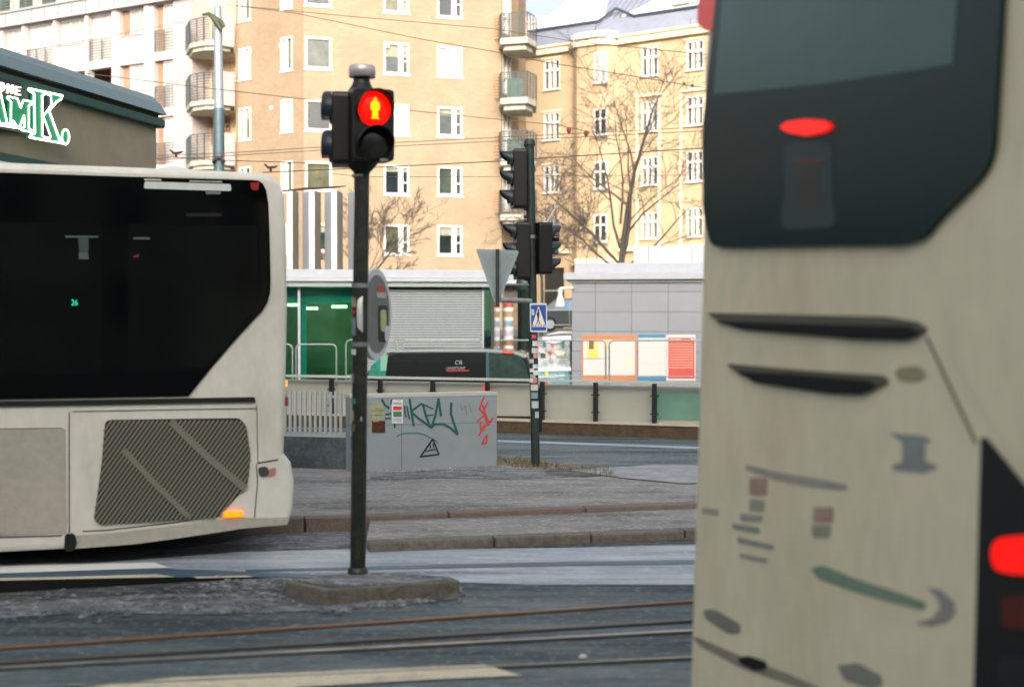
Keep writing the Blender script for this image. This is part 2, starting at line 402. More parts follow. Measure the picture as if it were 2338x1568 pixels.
def rail(uv, wd, m, nm, lab):
    A, B = G(*uv[0], .012), G(*uv[1], .012); d = (B - A).normalized(); n = Vector((-d.y, d.x, 0)); A = A - d * 8; B = B + d * 12
    t = thing(nm, lab, 'rail', A.copy())
    mb = MB(); mb.box(A - Vector((0, 0, .02)), (B - A), n * wd, (0, 0, .022)); mb.build('rail_head', m, t)
    mb = MB(); mb.box(A - n * .018 - Vector((0, 0, .02)), (B - A), n * .016, (0, 0, .012)); mb.build('groove', m_groove, t)
rail([(0, 1478), (1570, 1372)], .026, m_rust, 'tram_rail', 'rust orange tram rail, farthest of the rails crossing the near road')
rail([(0, 1524), (1570, 1440)], .034, m_rail, 'tram_rail', 'bright worn steel tram rail just below the thin one')
rail([(0, 1512), (1570, 1416)], .018, m_groove2, 'tram_rail', 'thin dull tram rail between the rusty rail and the bright one')
rail([(0, 1572), (1570, 1500)], .016, m_rail, 'tram_rail', 'thin grey tram rail nearest the painted crossing bar')
mb = MB(); p = G(1331, 1499, .012); mb.lathe(p - Vector((0, 0, .004)), [(.022, 0), (.024, .01), (.012, .018)], 10)
tag(mb.build('pebble', m_decal_w), 'small white pebble lying on the asphalt between the rails', 'pebble')
# road behind the wall, light worn lines
strip('road', [(1120, 1046), (1120, 988), (1600, 1003), (1800, 1010), (2600, 1040), (2600, 1082), (1600, 1086), (1420, 1078), (1290, 1062)], .004, m_asph)
for (x0, a1, b1, x1, c1, d1) in [(1136, 1004, 1008, 1800, 1026, 1032)]:
    strip('wet_streak', [(x0, a1), (x1, c1), (x1, d1), (x0, b1)], .009, m_ice)
strip('ice', [(1300, 1072), (1500, 1060), (1800, 1066), (1800, 1096), (1560, 1103), (1420, 1090)], .13, mat('packed_snow', (154, 158, 160), .7, var=.2, vs=5, col2=(116, 120, 122), bump=.3))
strip('slush', [(846, 1080), (1130, 1066), (1300, 1072), (1340, 1086), (1200, 1092), (1000, 1091), (846, 1096)], .124, m_slush)
# dry grass and dirt by the second pole
mb = MB(); rnd = random.Random(3)
for i in range(1500):
    u = rnd.uniform(1136, 1250) if rnd.random() < .55 else rnd.uniform(1200, 1400)
    c = 1052 + (u - 1136) * .11
    v = rnd.gauss(c, 5.0); p = G(u, min(v, c + 9), .12); h = rnd.uniform(.01, .06); a = rnd.uniform(0, 6.28); l = rnd.uniform(.3, 1.2)
    d = Vector((math.cos(a), math.sin(a), 0)) * h * l; wv = Vector((-math.sin(a), math.cos(a), 0)) * .006
    mb.add([p - wv, p + wv, p + d + Vector((0, 0, h))], [(0, 1, 2)])
o = mb.build('dry_grass', mat('dry_grass_blades', (128, 116, 88), .9, var=.45, vs=9)); o['kind'] = 'stuff'; o['label'] = 'low tufts of dry yellow grass at the foot of the dark pole'; o['category'] = 'grass'
strip('grit', [(1240, 1076), (1270, 1068), (1380, 1072), (1410, 1082), (1330, 1088), (1256, 1084)], .126, m_dirt)
mb = MB()
for i in range(300):
    u = rnd.uniform(850, 1330); p = G(u, 1082 - (u - 850) * .03 + rnd.gauss(0, 5), .12); r = rnd.uniform(.003, .013)
    mb.lathe(p, [(r, 0), (r * .9, r * .35), (r * .3, r * .6)], 6)
o = mb.build('snow_crumbs', mat('old_snow', (176, 178, 182), .8, var=.2, vs=20)); o['kind'] = 'stuff'; o['label'] = 'crumbs of old snow along the foot of the graffitied wall'; o['category'] = 'snow'

# ============================================================ FAR BUILDINGS
def wall_holes(mb, pl, s0, s1, z0, z1, holes, depth=.14):
    xs = sorted({s0, s1} | {h[0] for h in holes} | {h[1] for h in holes}); zs = sorted({z0, z1} | {h[2] for h in holes} | {h[3] for h in holes})
    xs = [x for x in xs if s0 <= x <= s1]; zs = [z for z in zs if z0 <= z <= z1]
    for i in range(len(xs) - 1):
        for j in range(len(zs) - 1):
            cx, cz = (xs[i] + xs[i + 1]) / 2, (zs[j] + zs[j + 1]) / 2
            if any(h[0] < cx < h[1] and h[2] < cz < h[3] for h in holes): continue
            mb.add([pl.pt(xs[i], zs[j]), pl.pt(xs[i + 1], zs[j]), pl.pt(xs[i + 1], zs[j + 1]), pl.pt(xs[i], zs[j + 1])], [(0, 1, 2, 3)])
    for (a, b, c, d) in holes:
        A = [pl.pt(a, c), pl.pt(b, c), pl.pt(b, d), pl.pt(a, d)]; B = [p - pl.n * depth for p in A]
        mb.add(A + B, [(0, 4, 5, 1), (1, 5, 6, 2), (2, 6, 7, 3), (3, 7, 4, 0)])
def window(parent, pl, r, mats, cols=(1,), rows=(1,), fw=.09, mw=.06, depth=.14, sill=None, proud=.02, fm=None):
    """window part: frame mesh > pane, sill"""
    s0, s1, z0, z1 = r; fm = fm or m_frame
    f = MB()
    e = .003
    f.pbox(pl, s0 + e, s0 + fw, z0 + e, z1 - e, -depth + .02, proud); f.pbox(pl, s1 - fw, s1 - e, z0 + e, z1 - e, -depth + .02, proud)
    f.pbox(pl, s0 + fw, s1 - fw, z1 - fw, z1 - e, -depth + .02, proud); f.pbox(pl, s0 + fw, s1 - fw, z0 + e, z0 + fw, -depth + .02, proud)
    tw = sum(cols); x = s0 + fw; W = s1 - s0 - 2 * fw
    for c in cols[:-1]:
        x += W * c / tw; f.pbox(pl, x - mw / 2, x + mw / 2, z0 + fw, z1 - fw, -depth + .03, proud - .006)
    th = sum(rows); z = z0 + fw; H = z1 - z0 - 2 * fw
    for c in rows[:-1]:
        z += H * c / th; f.pbox(pl, s0 + fw, s1 - fw, z - mw / 2, z + mw / 2, -depth + .035, proud - .010)
    w_ = f.build('window', fm, parent)
    g_ = MB(); g_.pbox(pl, s0 + fw * .5, s1 - fw * .5, z0 + fw * .5, z1 - fw * .5, -depth, -depth + .025); g_.build('pane', mats, w_)
    rk = random.Random(int(abs(s0 * 977 + z0 * 131) * 10))
    if rk.random() < .6 and mats is not m_blind:
        g_ = MB(); wd_ = (s1 - s0) * rk.uniform(.1, .22)
        if rk.random() < .4: g_.pbox(pl, s0 + fw, s1 - fw, z1 - fw - (z1 - z0) * rk.uniform(.12, .4), z1 - fw, -depth + .026, -depth + .03)
        else: xx = rk.choice([s0 + fw, s1 - fw - wd_]); g_.pbox(pl, xx, xx + wd_, z0 + fw, z1 - fw, -depth + .026, -depth + .03)
        g_.build('curtain', mat('curtain_cloth', (128, 128, 112), .8, var=.3, vs=4), w_)
    if sill:
        g_ = MB(); g_.pbox(pl, s0 - .06, s1 + .06, z0 - .07, z0 - .005, 0, sill); g_.build('sill', m_greypaint if fm != m_frame else m_frame, w_)
    return w_
def block(mb, pl, s0, s1, z0, z1, depth):
    """back, sides and top of a building behind a facade plane"""
    A = [pl.pt(s0, z0), pl.pt(s1, z0), pl.pt(s1, z0, -depth), pl.pt(s0, z0, -depth)]; T = [p + Vector((0, 0, z1 - z0)) for p in A]
    mb.add(A + T, [(1, 2, 6, 5), (2, 3, 7, 6), (3, 0, 4, 7), (4, 5, 6, 7)])

# ---- yellow brick apartment block
BF = VPl(695, 66, 1145, 68.9); BL = VPl(540, 69.3, 695, 66.0)
bb = thing('apartment_building', 'tall block of pale yellow brick with white framed windows in the middle', 'building', BF.pt(BF.L / 2, 1.3))
m_brick = facade_mat('yellow_brick_front', BF, 'brick', (147, 127, 104), (153, 133, 110), (142, 127, 108), .29, .14, .012)
m_brickL = facade_mat('yellow_brick_side', BL, 'brick', (147, 127, 104), (153, 133, 110), (142, 127, 108), .29, .14, .012)
c1 = [(694, -56, 753, 14), (693, 85, 757, 158), (693, 228, 757, 299), (697, 369, 760, 434), (697, 510, 760, 574)]
c2 = [(873, -44, 931, 30), (874, 98, 933, 170), (876, 238, 935, 309), (878, 378, 936, 445), (880, 513, 936, 581)]
c3 = [(994, -34, 1053, 41), (997, 107, 1055, 176), (999, 245, 1056, 312), (1000, 381, 1057, 447), (1001, 515, 1057, 583)]
rects = {k: [BF.rect(*r) for r in c] for k, c in (('a', c1), ('b', c2), ('c', c3))}
pitch = 2.9
for k in rects:
    xs0 = sum(r[0] for r in rects[k]) / 5; xs1 = sum(r[1] for r in rects[k]) / 5
    if k == 'a': xs0 = max(xs0, .06)
    rects[k] = [(xs0, xs1, r[2], r[3]) for r in rects[k]]
    r0 = rects[k][0]; rects[k].append((xs0, xs1, r0[2] + pitch, r0[3] + pitch)); rects[k].append((xs0, xs1, r0[2] + 2 * pitch, r0[3] + 2 * pitch))
TOPZ = 26.0
mb = MB(); wall_holes(mb, BF, 0, BF.L, 1.3, TOPZ, [r for k in rects for r in rects[k]])
mb.build('wall', m_brick, bb)
for k in rects:
    for i, r in enumerate(rects[k]):
        gm = m_glass[(i * 3 + ord(k)) % 4]
        if (k, i) in (('c', 1), ('b', 2)): gm = m_blind
        if k == 'a': window(bb, BF, r, gm, fw=.10, sill=.05)
        else: window(bb, BF, r, gm, cols=(2.3, 1), fw=.09, mw=.22, sill=.05)
        if k != 'a':
            f = MB(); x1 = r[1] - .09; x0 = r[0] + .09 + (r[1] - r[0] - .18) * .72; z = r[2] + (r[3] - r[2]) * .42
            f.pbox(BF, x0, x1, z - .03, z + .03, -.09, .006); f.build('glazing_bar', m_frame, bb)
lh = []
for c in ([(545, -30, 572, 48), (545, 110, 572, 182), (546, 246, 573, 320), (547, 381, 574, 450)], [(641, -55, 668, 21), (641, 85, 668, 162), (641, 227, 668, 302), (641, 368, 668, 438)]):
    rr = [BL.rect(*r) for r in c]; xa = sum(r[0] for r in rr) / 4; xb = sum(r[1] for r in rr) / 4
    rr = [(xa, xb, r[2], r[3]) for r in rr]
    rr += [(xa, xb, rr[0][2] + 2.9, rr[0][3] + 2.9), (xa, xb, rr[3][2] - 2.9, rr[3][3] - 2.9)]
    lh += rr
mb = MB(); wall_holes(mb, BL, 0, BL.L, 1.3, TOPZ, lh); mb.build('wall', m_brickL, bb)
for i, r in enumerate(lh):
    window(bb, BL, r, [m_glass[2], m_glass[0], m_blind, m_glass[1]][(i * 2 + i // 3) % 4], cols=(1, 1.4), fw=.08, mw=.12, sill=.05)
# right flank and roof of the block
BR = VPl(1145, 68.9, 1183, 71.2)
m_brickR = facade_mat('yellow_brick_flank', BR, 'brick', (150, 128, 101), (156, 134, 107), (146, 131, 110), .29, .14, .012)
bz = [(86, 30), (223, 165), (363, 300), (489, 434)]       # balcony slab top and rail top rows
doors = []
for vs_, vt in bz + [(-50, -105)]:
    z = BR.sz(1158, vs_)[1]; doors.append((BR.sz(1148, vs_)[0], BR.sz(1166, vs_)[0], z + .1, z + 2.2))
mb = MB(); wall_holes(mb, BR, 0, BR.L, 1.3, TOPZ, doors); mb.build('wall', m_brickR, bb)
for d in doors: window(bb, BR, d, m_glass[2], cols=(1.2, 1), rows=(1, 1.6), fw=.08, mw=.1)
mb = MB(); A = BL.pt(0, TOPZ); B = BF.pt(0, TOPZ); D = BF.pt(BF.L, TOPZ); E = BR.pt(BR.L, TOPZ); F_ = E + Vector((.5, 12, 0)); Gq = A + Vector((-1, 14, 0))
mb.prism([A, B, D, E, F_, Gq], (0, 0, -.25)); mb.build('roof', m_greypaint, bb)
mb = MB(); mb.add([E, F_, F_ - Vector((0, 0, 24.7)), E - Vector((0, 0, 24.7))], [(0, 1, 2, 3)]); mb.add([F_, Gq, Gq - Vector((0, 0, 24.7)), F_ - Vector((0, 0, 24.7))], [(0, 1, 2, 3)]); mb.build('wall', m_brickR, bb)
# small vents beside windows
mb = MB()
for (u, v) in [(884, 105), (641, 228 - 125), (620, 246), (571, 118), (571, 255)]:
    pl = BF if u > 695 else BL
    q, z = pl.sz(u, v); mb.pbox(pl, q - .09, q + .09, z - .08, z + .08, -.01, .03)
mb.build('vent', m_frame, bb)
m_railb = mat('balcony_steel', (88, 96, 96), .6, var=.1)
m_slab = mat('balcony_concrete', (168, 164, 150), .85, var=.12, vs=4)
def railing(mb, pts, z0, z1, nh=9, r=.016, post=.9):
    for i in range(len(pts) - 1):
        a, b = Vector(pts[i]), Vector(pts[i + 1]); L = (b - a).length
        for k in range(nh):
            z = z0 + (z1 - z0) * k / (nh - 1); rr = r * (1.5 if k == nh - 1 else 1)
            mb.tube([(a.x, a.y, z), (b.x, b.y, z)], rr, 4)
        n = max(1, round(L / post))
        for k in range(n + 1):
            p = a + (b - a) * k / n; mb.tube([(p.x, p.y, z0 - .12), (p.x, p.y, z1)], r * 1.7, 4)
for i, (vs_, vt) in enumerate(bz):
    Z0 = 67.4; z = P(1175, vs_, Z0).z; zt = P(1175, vt, Z0).z
    pl_ = [P(1139, HOR, 68.7), P(1143, HOR, 67.6), P(1204, HOR, 67.2), P(1224, HOR, 68.4), P(1224, HOR, 70.6), P(1160, HOR, 70.0)]
    pl_ = [Vector((p.x, p.y, z)) for p in pl_]
    mb = MB(); mb.prism(pl_, (0, 0, -.28)); low = [p * .8 + (sum(pl_, Vector()) / 6) * .2 for p in pl_]; low = [Vector((p.x, p.y, z - .28)) for p in low]
    mb.prism(low, (0, 0, -.25)); bal = mb.build('balcony', m_slab, bb)
    mb = MB(); railing(mb, pl_[0:5], z + .12, zt, 11, .02, .45); mb.build('railing', m_railb, bal)
    mb = MB(); a_ = P(1129, HOR, 68.6); b_ = P(1143, HOR, 68.4)
    for k in range(9):
        zz = z + .2 + (zt - z - .1) * k / 8; mb.tube([(a_.x, a_.y - .05, zz), (b_.x, b_.y - .05, zz)], .035, 4)
    mb.build('privacy_screen', mat('wood_slats', (196, 150, 110), .8), bal)
    if i in (1, 2):
        mb = MB(); p = pl_[1] + Vector((.3, .35, .05)); mb.box(p, (.75, 0, 0), (0, .05, 0), (0, 0, .95)); mb.build('screen_mat', mat('dull_teal_cloth', (96, 120, 112), .9, var=.2), bal)

# ---- white panelled apartment building on the left
WF = VPl(0, 78.5, 440, 70.8)
wb = thing('apartment_building', 'white panelled block with glazed loggias and dark balcony railings at far left', 'building', WF.pt(WF.L / 2, 1.3))
m_plank = facade_mat('white_planks', WF, 'plank', (168, 158, 156), (172, 162, 160), (134, 124, 122), 6.0, .22, .012, .7, .05)
m_wcol = mat('white_render', (172, 162, 161), .8, var=.04)
m_logg = mat('loggia_inside', (140, 112, 90), .9, var=.2, vs=1.5)
def wu(u): return WF.sz(u, 100)[0]
PX = [(-360, -300), (-280, -180), (-160, -105), (-75, -12), (6, 52), (60, 123), (131, 196), (203, 257), (272, 331), (351, 396)]
FZ = [14.87 + 2.84 * k for k in (-4, -3, -2, -1, 0, 1)]; OH = 2.42
kinds = {(5, 4): 'p', (5, 5): 'r', (5, 6): 'p', (5, 7): 'r', (5, 8): 'p', (5, 9): 'r', (4, 6): 'o', (4, 7): 'o', (4, 8): 'p', (4, 9): 'r', (3, 9): 'r', (2, 9): 'p', (3, 8): 'p'}
holes = []
for b_, (u0, u1) in enumerate(PX):
    for f_, zt in enumerate(FZ): holes.append((wu(u0), wu(u1), zt - OH, zt, f_, b_))
W0, W1 = wu(-370), wu(440)
mb = MB(); wall_holes(mb, WF, W0, W1, 1.3, 18.05, [h[:4] for h in holes], .35); mb.build('wall', m_wcol, wb)
mb = MB(); mb.pbox(WF, wu(397), wu(440) - .01, 1.3, 18.05, .002, .05); mb.build('plank_cladding', m_plank, wb)
mb = MB(); mb.pbox(WF, W0, W1, 3, 18.0, -2.2, -2.0); mb.build('loggia_back', m_logg, wb)
mb = MB(); block(mb, WF, W0, W1, 1.3, 18.05, 12); mb.build('wall', m_wcol, wb)
m_curt = mat('curtained_glass', (184, 176, 172), .25, var=.07, vs=1.2)
m_curt2 = mat('curtained_glass_grey', (160, 158, 154), .25, var=.1, vs=1.0)
for (a, b, c, d, f_, b_) in holes:
    kd_ = kinds.get((f_, b_), 'pr'[(f_ + b_) % 2])
    mid = c + (d - c) * .42
    if kd_ == 'p':
        mb = MB(); mb.pbox(WF, a + .01, b - .01, c + .01, mid, -.2, -.02); w_ = mb.build('parapet_panel', m_plank, wb)
        mb = MB(); mb.pbox(WF, a - .0, b + .0, mid, mid + .05, -.22, .01); mb.build('coping', m_greypaint, w_)
    if kd_ == 'r':
        mb = MB(); A, B = WF.pt(a + .03, 0, -.05), WF.pt(b - .03, 0, -.05); railing(mb, [A, B], c + .1, mid + .08, 8, .02, .7); w_ = mb.build('railing', m_railb, wb)
    if kd_ != 'o':
        lo = mid if kd_ == 'p' else c
        mb = MB(); mb.pbox(WF, a + .01 + (.5 if b_ >= 8 else .02), b - .03, lo, d - .08, -.3, -.27); w_ = mb.build('window', (m_curt, m_curt2)[(f_ * 3 + b_) % 2], wb)
        mb = MB(); mb.pbox(WF, a + .01 + (.5 if b_ >= 8 else .02), b - .03, d - .1, d - .01, -.3, -.2)
        for k in range(1, 3): x = a + (b - a) * k / 3; mb.pbox(WF, x - .02, x + .02, lo, d - .1, -.29, -.25)
        mb.build('frame', m_frame, w_)
        if b_ >= 8:
            mb = MB(); mb.pbox(WF, a + .02, a + .5, lo, d - .05, -.32, -.29); mb.build('window', m_logg, wb)
    else:
        mb = MB(); mb.pbox(WF, (a + b) / 2 + .2, b - .2, c + .5, d - .5, -1.98, -1.9); mb.build('window', m_glass[1], wb)
        mb = MB(); mb.pbox(WF, a, b, c + .002, c + .9, -.2, -.04); mb.build('parapet_panel', m_plank, wb)
mb = MB()
for u0 in (-12, 52, 123, 196, 257, 331):
    q = wu(u0); mb.pbox(WF, q + .02, q + (.25 if u0 < 250 else .4), 1.3, 17.75, .002, .10)
mb.build('column', m_wcol, wb)
# roof edge, terrace railing, penthouse
mb = MB(); mb.pbox(WF, W0, W1, 17.75, 18.45, .12, .3); mb.pbox(WF, W0, W1, 18.05, 18.45, -11, .118); mb.build('parapet', m_wcol, wb)
mb = MB(); mb.pbox(WF, W0, W1, 18.452, 18.56, .1, .42)
q = W0
while q < W1: mb.pbox(WF, q, q + .05, 17.9, 18.5, .302, .40); q += 1.05
mb.build('gutter', m_greypaint, wb)
mb = MB(); railing(mb, [WF.pt(W0, 0, .2), WF.pt(W1, 0, .2)], 18.7, 19.6, 7, .016, 1.0); mb.build('railing', m_railb, wb)
mb = MB(); mb.pbox(WF, W0, wu(380), 18.46, 21.4, -9, -1.8); mb.build('penthouse', mat('penthouse_render', (190, 178, 168), .8, var=.08, vs=1), wb)
mb = MB()
for k in range(9): q = W0 + 1 + k * 1.9; mb.pbox(WF, q, q + 1.1, 18.9, 20.7, -1.798, -1.75)
mb.build('penthouse_glazing', m_glass[0], wb)
# link wall with the big corner balconies
WL = VPl(440, 70.8, 541, 69.35)
m_brickL2 = facade_mat('warm_plank_link', WL, 'plank', (212, 182, 146), (216, 188, 152), (170, 140, 110), 3, .2, .012, .8, .08)
mb = MB(); mb.pbox(WL, 0, WL.L, 1.3, 22, -3, -1.2); mb.build('wall', m_brickL2, wb)
for k, (vs_, vt) in enumerate([(98, 45), (232, 170), (368, 308), (500, 440)]):
    z = P(480, vs_, 69).z; zt = P(480, vt, 69).z
    pp = [P(427, HOR, 70.9), P(436, HOR, 69.2), P(468, HOR, 68.5), P(508, HOR, 68.4), P(536, HOR, 68.9), P(536, HOR, 70.6), P(440, HOR, 71.9)]
    pp = [Vector((p.x, p.y, z)) for p in pp]
    mb = MB(); mb.prism(pp, (0, 0, -.22)); cen = sum(pp, Vector()) / 7; low = [Vector((p.x * .85 + cen.x * .15, p.y * .85 + cen.y * .15, z - .22)) for p in pp]; mb.prism(low, (0, 0, -.2))
    bal = mb.build('balcony', m_slab, wb)
    mb = MB(); railing(mb, pp[0:4], z + .1, zt, 10, .022, .45); mb.build('railing', m_railb, bal)
    mb = MB(); n_ = (pp[4] - pp[3]); mb.box(pp[3] - Vector((0, .02, .25)), n_, Vector((.03, .08, 0)), (0, 0, zt - z + .3)); n2 = pp[5] - pp[4]; mb.box(pp[4] - Vector((.05, 0, .25)), n2, Vector((.06, 0, 0)), (0, 0, zt - z + .3)); mb.build('side_panel', m_plank, bal)
    mb = MB(); q0 = WL.sz(518, 100)[0]; mb.pbox(WL, q0, q0 + .75, z + .1, z + 2.1, -1.195, -1.15); w_ = mb.build('window', m_frame, wb)
    mb = MB(); mb.pbox(WL, q0 + .3, q0 + .65, z + .3, z + 2.0, -1.148, -1.13); mb.build('pane', m_glass[0], w_)
mb = MB(); z = P(480, 310, 69).z
q0, q1 = WL.sz(446, 280)[0], WL.sz(487, 280)[0]; z0, z1 = WL.sz(460, 325)[1], WL.sz(460, 265)[1]
for k in range(7): x = q0 + (q1 - q0) * k / 6; mb.pbox(WL, x, x + .04, z0, z1, -1.19, -1.12)
for k in range(7): x = z0 + (z1 - z0) * k / 6; mb.pbox(WL, q0, q1, x, x + .04, -1.118, -1.08)
mb.build('trellis', mat('brown_wood', (150, 110, 80), .8), wb)

# ---- yellow plastered building on the right with mansard roof
YF = VPl(1180, 86.3, 1620, 78.4)
yb = thing('apartment_building', 'yellow plastered older building with multi pane windows and snowy metal roof', 'building', YF.pt(YF.L / 2, 1.3))
m_plast = mat('yellow_plaster', (170, 149, 120), .9, var=.09, vs=.5, bump=.15, bs=8)
colA = [(1241, 137, 1278, 205), (1241, 258, 1278, 320), (1242, 378, 1279, 440), (1242, 497, 1279, 560)]
colD = [(1465, 108, 1503, 174), (1462, 232, 1503, 300), (1466, 358, 1503, 423), (1465, 485, 1503, 545)]
colE = [(1568, 93, 1606, 160), (1567, 220, 1607, 286), (1567, 345, 1607, 415), (1567, 474, 1607, 540)]
def colrects(pl, c):
    rr = [pl.rect(*r) for r in c]; n = len(rr); a = sum(r[0] for r in rr) / n; b = sum(r[1] for r in rr) / n
    return [(a, b, r[2], r[3]) for r in rr]
RA, RD, RE = colrects(YF, colA), colrects(YF, colD), colrects(YF, colE)
RF = [(a + 3.0, b + 3.0, c, d) for a, b, c, d in RE]
s_or0, s_or1 = YF.sz(1311, 300)[0], YF.sz(1411, 300)[0]
dr = YF.rect(1240, 611, 1288, 760); dr2 = YF.rect(1352, 606, 1388, 640)
SE = YF.L + 9
zc = YF.sz(1500, 78)[1]           # cornice height
mb = MB(); wall_holes(mb, YF, 0, SE, 1.3, zc, RA + RD + RE + RF + [dr, dr2], .18); mb.build('wall', m_plast, yb)
mb = MB(); block(mb, YF, 0, SE, 1.3, zc, 13); mb.build('wall', m_plast, yb)
for i, r in enumerate(RA + RD + RE + RF): window(yb, YF, r, m_glass[(i * 3 + 1) % 4], cols=(1, 1, 1), rows=(2.0, 1), fw=.07, mw=.13, depth=.18, sill=.16)
for r in (dr, dr2): 
    mb = MB(); mb.pbox(YF, r[0], r[1], r[2], r[3], -.18, -.15); mb.build('doorway', mat('dark_doorway', (44, 44, 40), .5, var=.3, vs=2), yb)
mb = MB(); zz = YF.sz(1260, 665)[1]; mb.pbox(YF, dr[0], dr[1], zz, zz + .08, -.149, -.1); mb.build('transom', m_greypaint, yb)
# oriel
d_ = .9; w_o = (s_or1 - s_or0)
zb, ztp = YF.sz(1360, 592)[1], zc
nseg = 14; arc = []
for k in range(nseg + 1):
    t = k / nseg; x = s_or0 + w_o * t; o_ = d_ * min(1, math.sin(math.pi * min(max(t, 0), 1)) * 1.6 if False else 1 - abs(2 * t - 1) ** 4)
    arc.append((x, o_))
arc = [(s_or0, 0), (s_or0 + .35, d_ * .65), (s_or0 + .8, d_), (s_or1 - .8, d_), (s_or1 - .35, d_ * .65), (s_or1, 0)]
def arcprism(mb, z0, z1, ex=0):
    pts = []
    for i, (x, o_) in enumerate(arc):
        pts.append(YF.pt(x + (-ex if i < 3 else ex) * .7, z1, (o_ + ex) if 0 < i < 5 else 0.001))
    mb.prism(pts, (0, 0, z0 - z1))
mb = MB(); arcprism(mb, zb, ztp); orl = mb.build('oriel', m_plast, yb)
mb = MB(); arcprism(mb, zb - .35, zb - .002, .12); arcprism(mb, ztp - .35, ztp - .05, .22); mb.build('oriel_cornice', mat('pale_plaster_trim', (222, 208, 178), .85, var=.05), yb)
OFp = YF.shift(d_ + .001)
for i, (v0, v1) in enumerate([(120, 190), (248, 310), (368, 432), (489, 553)]):
    r = OFp.rect(1357, v0, 1388, v1)
    f = MB(); f.pbox(OFp, r[0], r[1], r[2], r[3], 0, .05); wn = f.build('window', m_frame, yb)
    f = MB()
    for a in (0, 1):
        x0 = r[0] + .1 + a * (r[1] - r[0] - .1) / 2; x1 = x0 + (r[1] - r[0]) / 2 - .17; zm = r[2] + (r[3] - r[2]) * .62
        f.pbox(OFp, x0, x1, r[2] + .1, zm - .06, .052, .06); f.pbox(OFp, x0, x1, zm + .06, r[3] - .1, .052, .06)
    f.build('pane', m_curt2 if i == 0 else m_glass[(i + 2) % 4], wn)
    f = MB(); f.pbox(OFp, r[0] - .1, r[1] + .1, r[2] - .08, r[2] - .004, 0, .14); f.build('sill', m_greypaint, wn)
# little side slits on the oriel
pa, pb = YF.pt(arc[0][0], 0, .001), YF.pt(arc[1][0], 0, arc[1][1])
mtr = mat('pale_plaster_trim', (222, 208, 178))
mb = MB()
for (u, v0, v1) in [(1455, 225, 566), (1506, 225, 566), (1555, 215, 560), (1612, 215, 560)]:
    q = YF.sz(u, 400)[0]; mb.pbox(YF, q - .07, q + .07, YF.sz(u, v1)[1], YF.sz(u, v0)[1], .001, .07)
mb.build('pilaster', mtr, yb)
mb = MB()
for r in (RD[1], RE[1]): mb.pbox(YF, r[0] - .32, r[1] + .32, r[3] + .28, r[3] + .42, .001, .16)
for r in RA + RD[:1] + RE[:1]: mb.pbox(YF, r[0] - .12, r[1] + .12, r[3] + .05, r[3] + .14, .001, .1)
mb.build('window_hood', mtr, yb)
mb = MB(); mb.pbox(YF, 0, s_or0 - .2, zc - .34, zc - .02, .001, .35); mb.pbox(YF, s_or1 + .2, SE, zc - .34, zc - .02, .001, .35); mb.pbox(YF, 0, SE, zc, zc + .12, -.2, .5); mb.build('cornice', mtr, yb)
zl = YF.sz(1350, 572)[1]; mb = MB(); mb.pbox(YF, YF.sz(1230, 570)[0], s_or0 - .2, zl - .12, zl + .12, .001, .3); mb.pbox(YF, s_or1 + .2, SE, zl - .12, zl + .12, .001, .3); mb.build('string_course', mtr, yb)
# roof
m_metalroof = mat('roof_metal', (128, 134, 148), .5, var=.12, vs=2)
mb = MB()
zr0 = zc + .12; zr1 = zc + 1.35; D0, D1 = .35, -.9; D2, zr2 = -7.5, zc + 7.3
mb.add([YF.pt(0, zr0, D0), YF.pt(SE, zr0, D0), YF.pt(SE, zr1, D1), YF.pt(.3, zr1, D1)], [(0, 1, 2, 3)])
mb.add([YF.pt(.3, zr1, D1), YF.pt(SE, zr1, D1), YF.pt(SE, zr2, D2), YF.pt(5.2, zr2, D2)], [(0, 1, 2, 3)])
mb.add([YF.pt(0, zr0, D0), YF.pt(.3, zr1, D1), YF.pt(5.2, zr2, D2), YF.pt(0, zr0, -13)], [(0, 1, 2, 3)])
mb.add([YF.pt(5.2, zr2, D2), YF.pt(SE, zr2, D2), YF.pt(SE, zr0, -13.5), YF.pt(0, zr0, -13)], [(0, 1, 2, 3)])
rf = mb.build('roof', m_metalroof, yb)
def rp(q, t, o=0):       # point on upper slope
    n = Vector((0, 0, 1)) * .72 + YF.n * .69
    return YF.pt(q, zr1 + (zr2 - zr1) * t, D1 + (D2 - D1) * t) + n * o
mb = MB(); q = .8
while q < SE:
    t1 = 1.0 if q > 5.2 else (q - .3) / 4.9
    d = YF.a * .04; mb.prism([rp(q, 0.02, .05), rp(q, 0.02, .05) + d, rp(q, t1, .05) + d, rp(q, t1, .05)], rp(q, 0, 0) - rp(q, 0, .05)); q += .42
mb.build('standing_seams', mat('roof_seam', (104, 110, 126), .5), rf)
mb = MB()
mb.tube([YF.pt(.3, zr1 + .05, D1 + .12), YF.pt(s_or0 + 1.2, zr1 + .05, D1 + .12), YF.pt((s_or0 + s_or1) / 2 + .6, zr1 + .75, D1 - .3), YF.pt(s_or1 + .6, zr1 + .05, D1 + .12), YF.pt(SE, zr1 + .05, D1 + .12)], .09, 5)
mb.build('gutter', mat('dark_gutter', (58, 68, 80), .5), rf)
rs = random.Random(5)
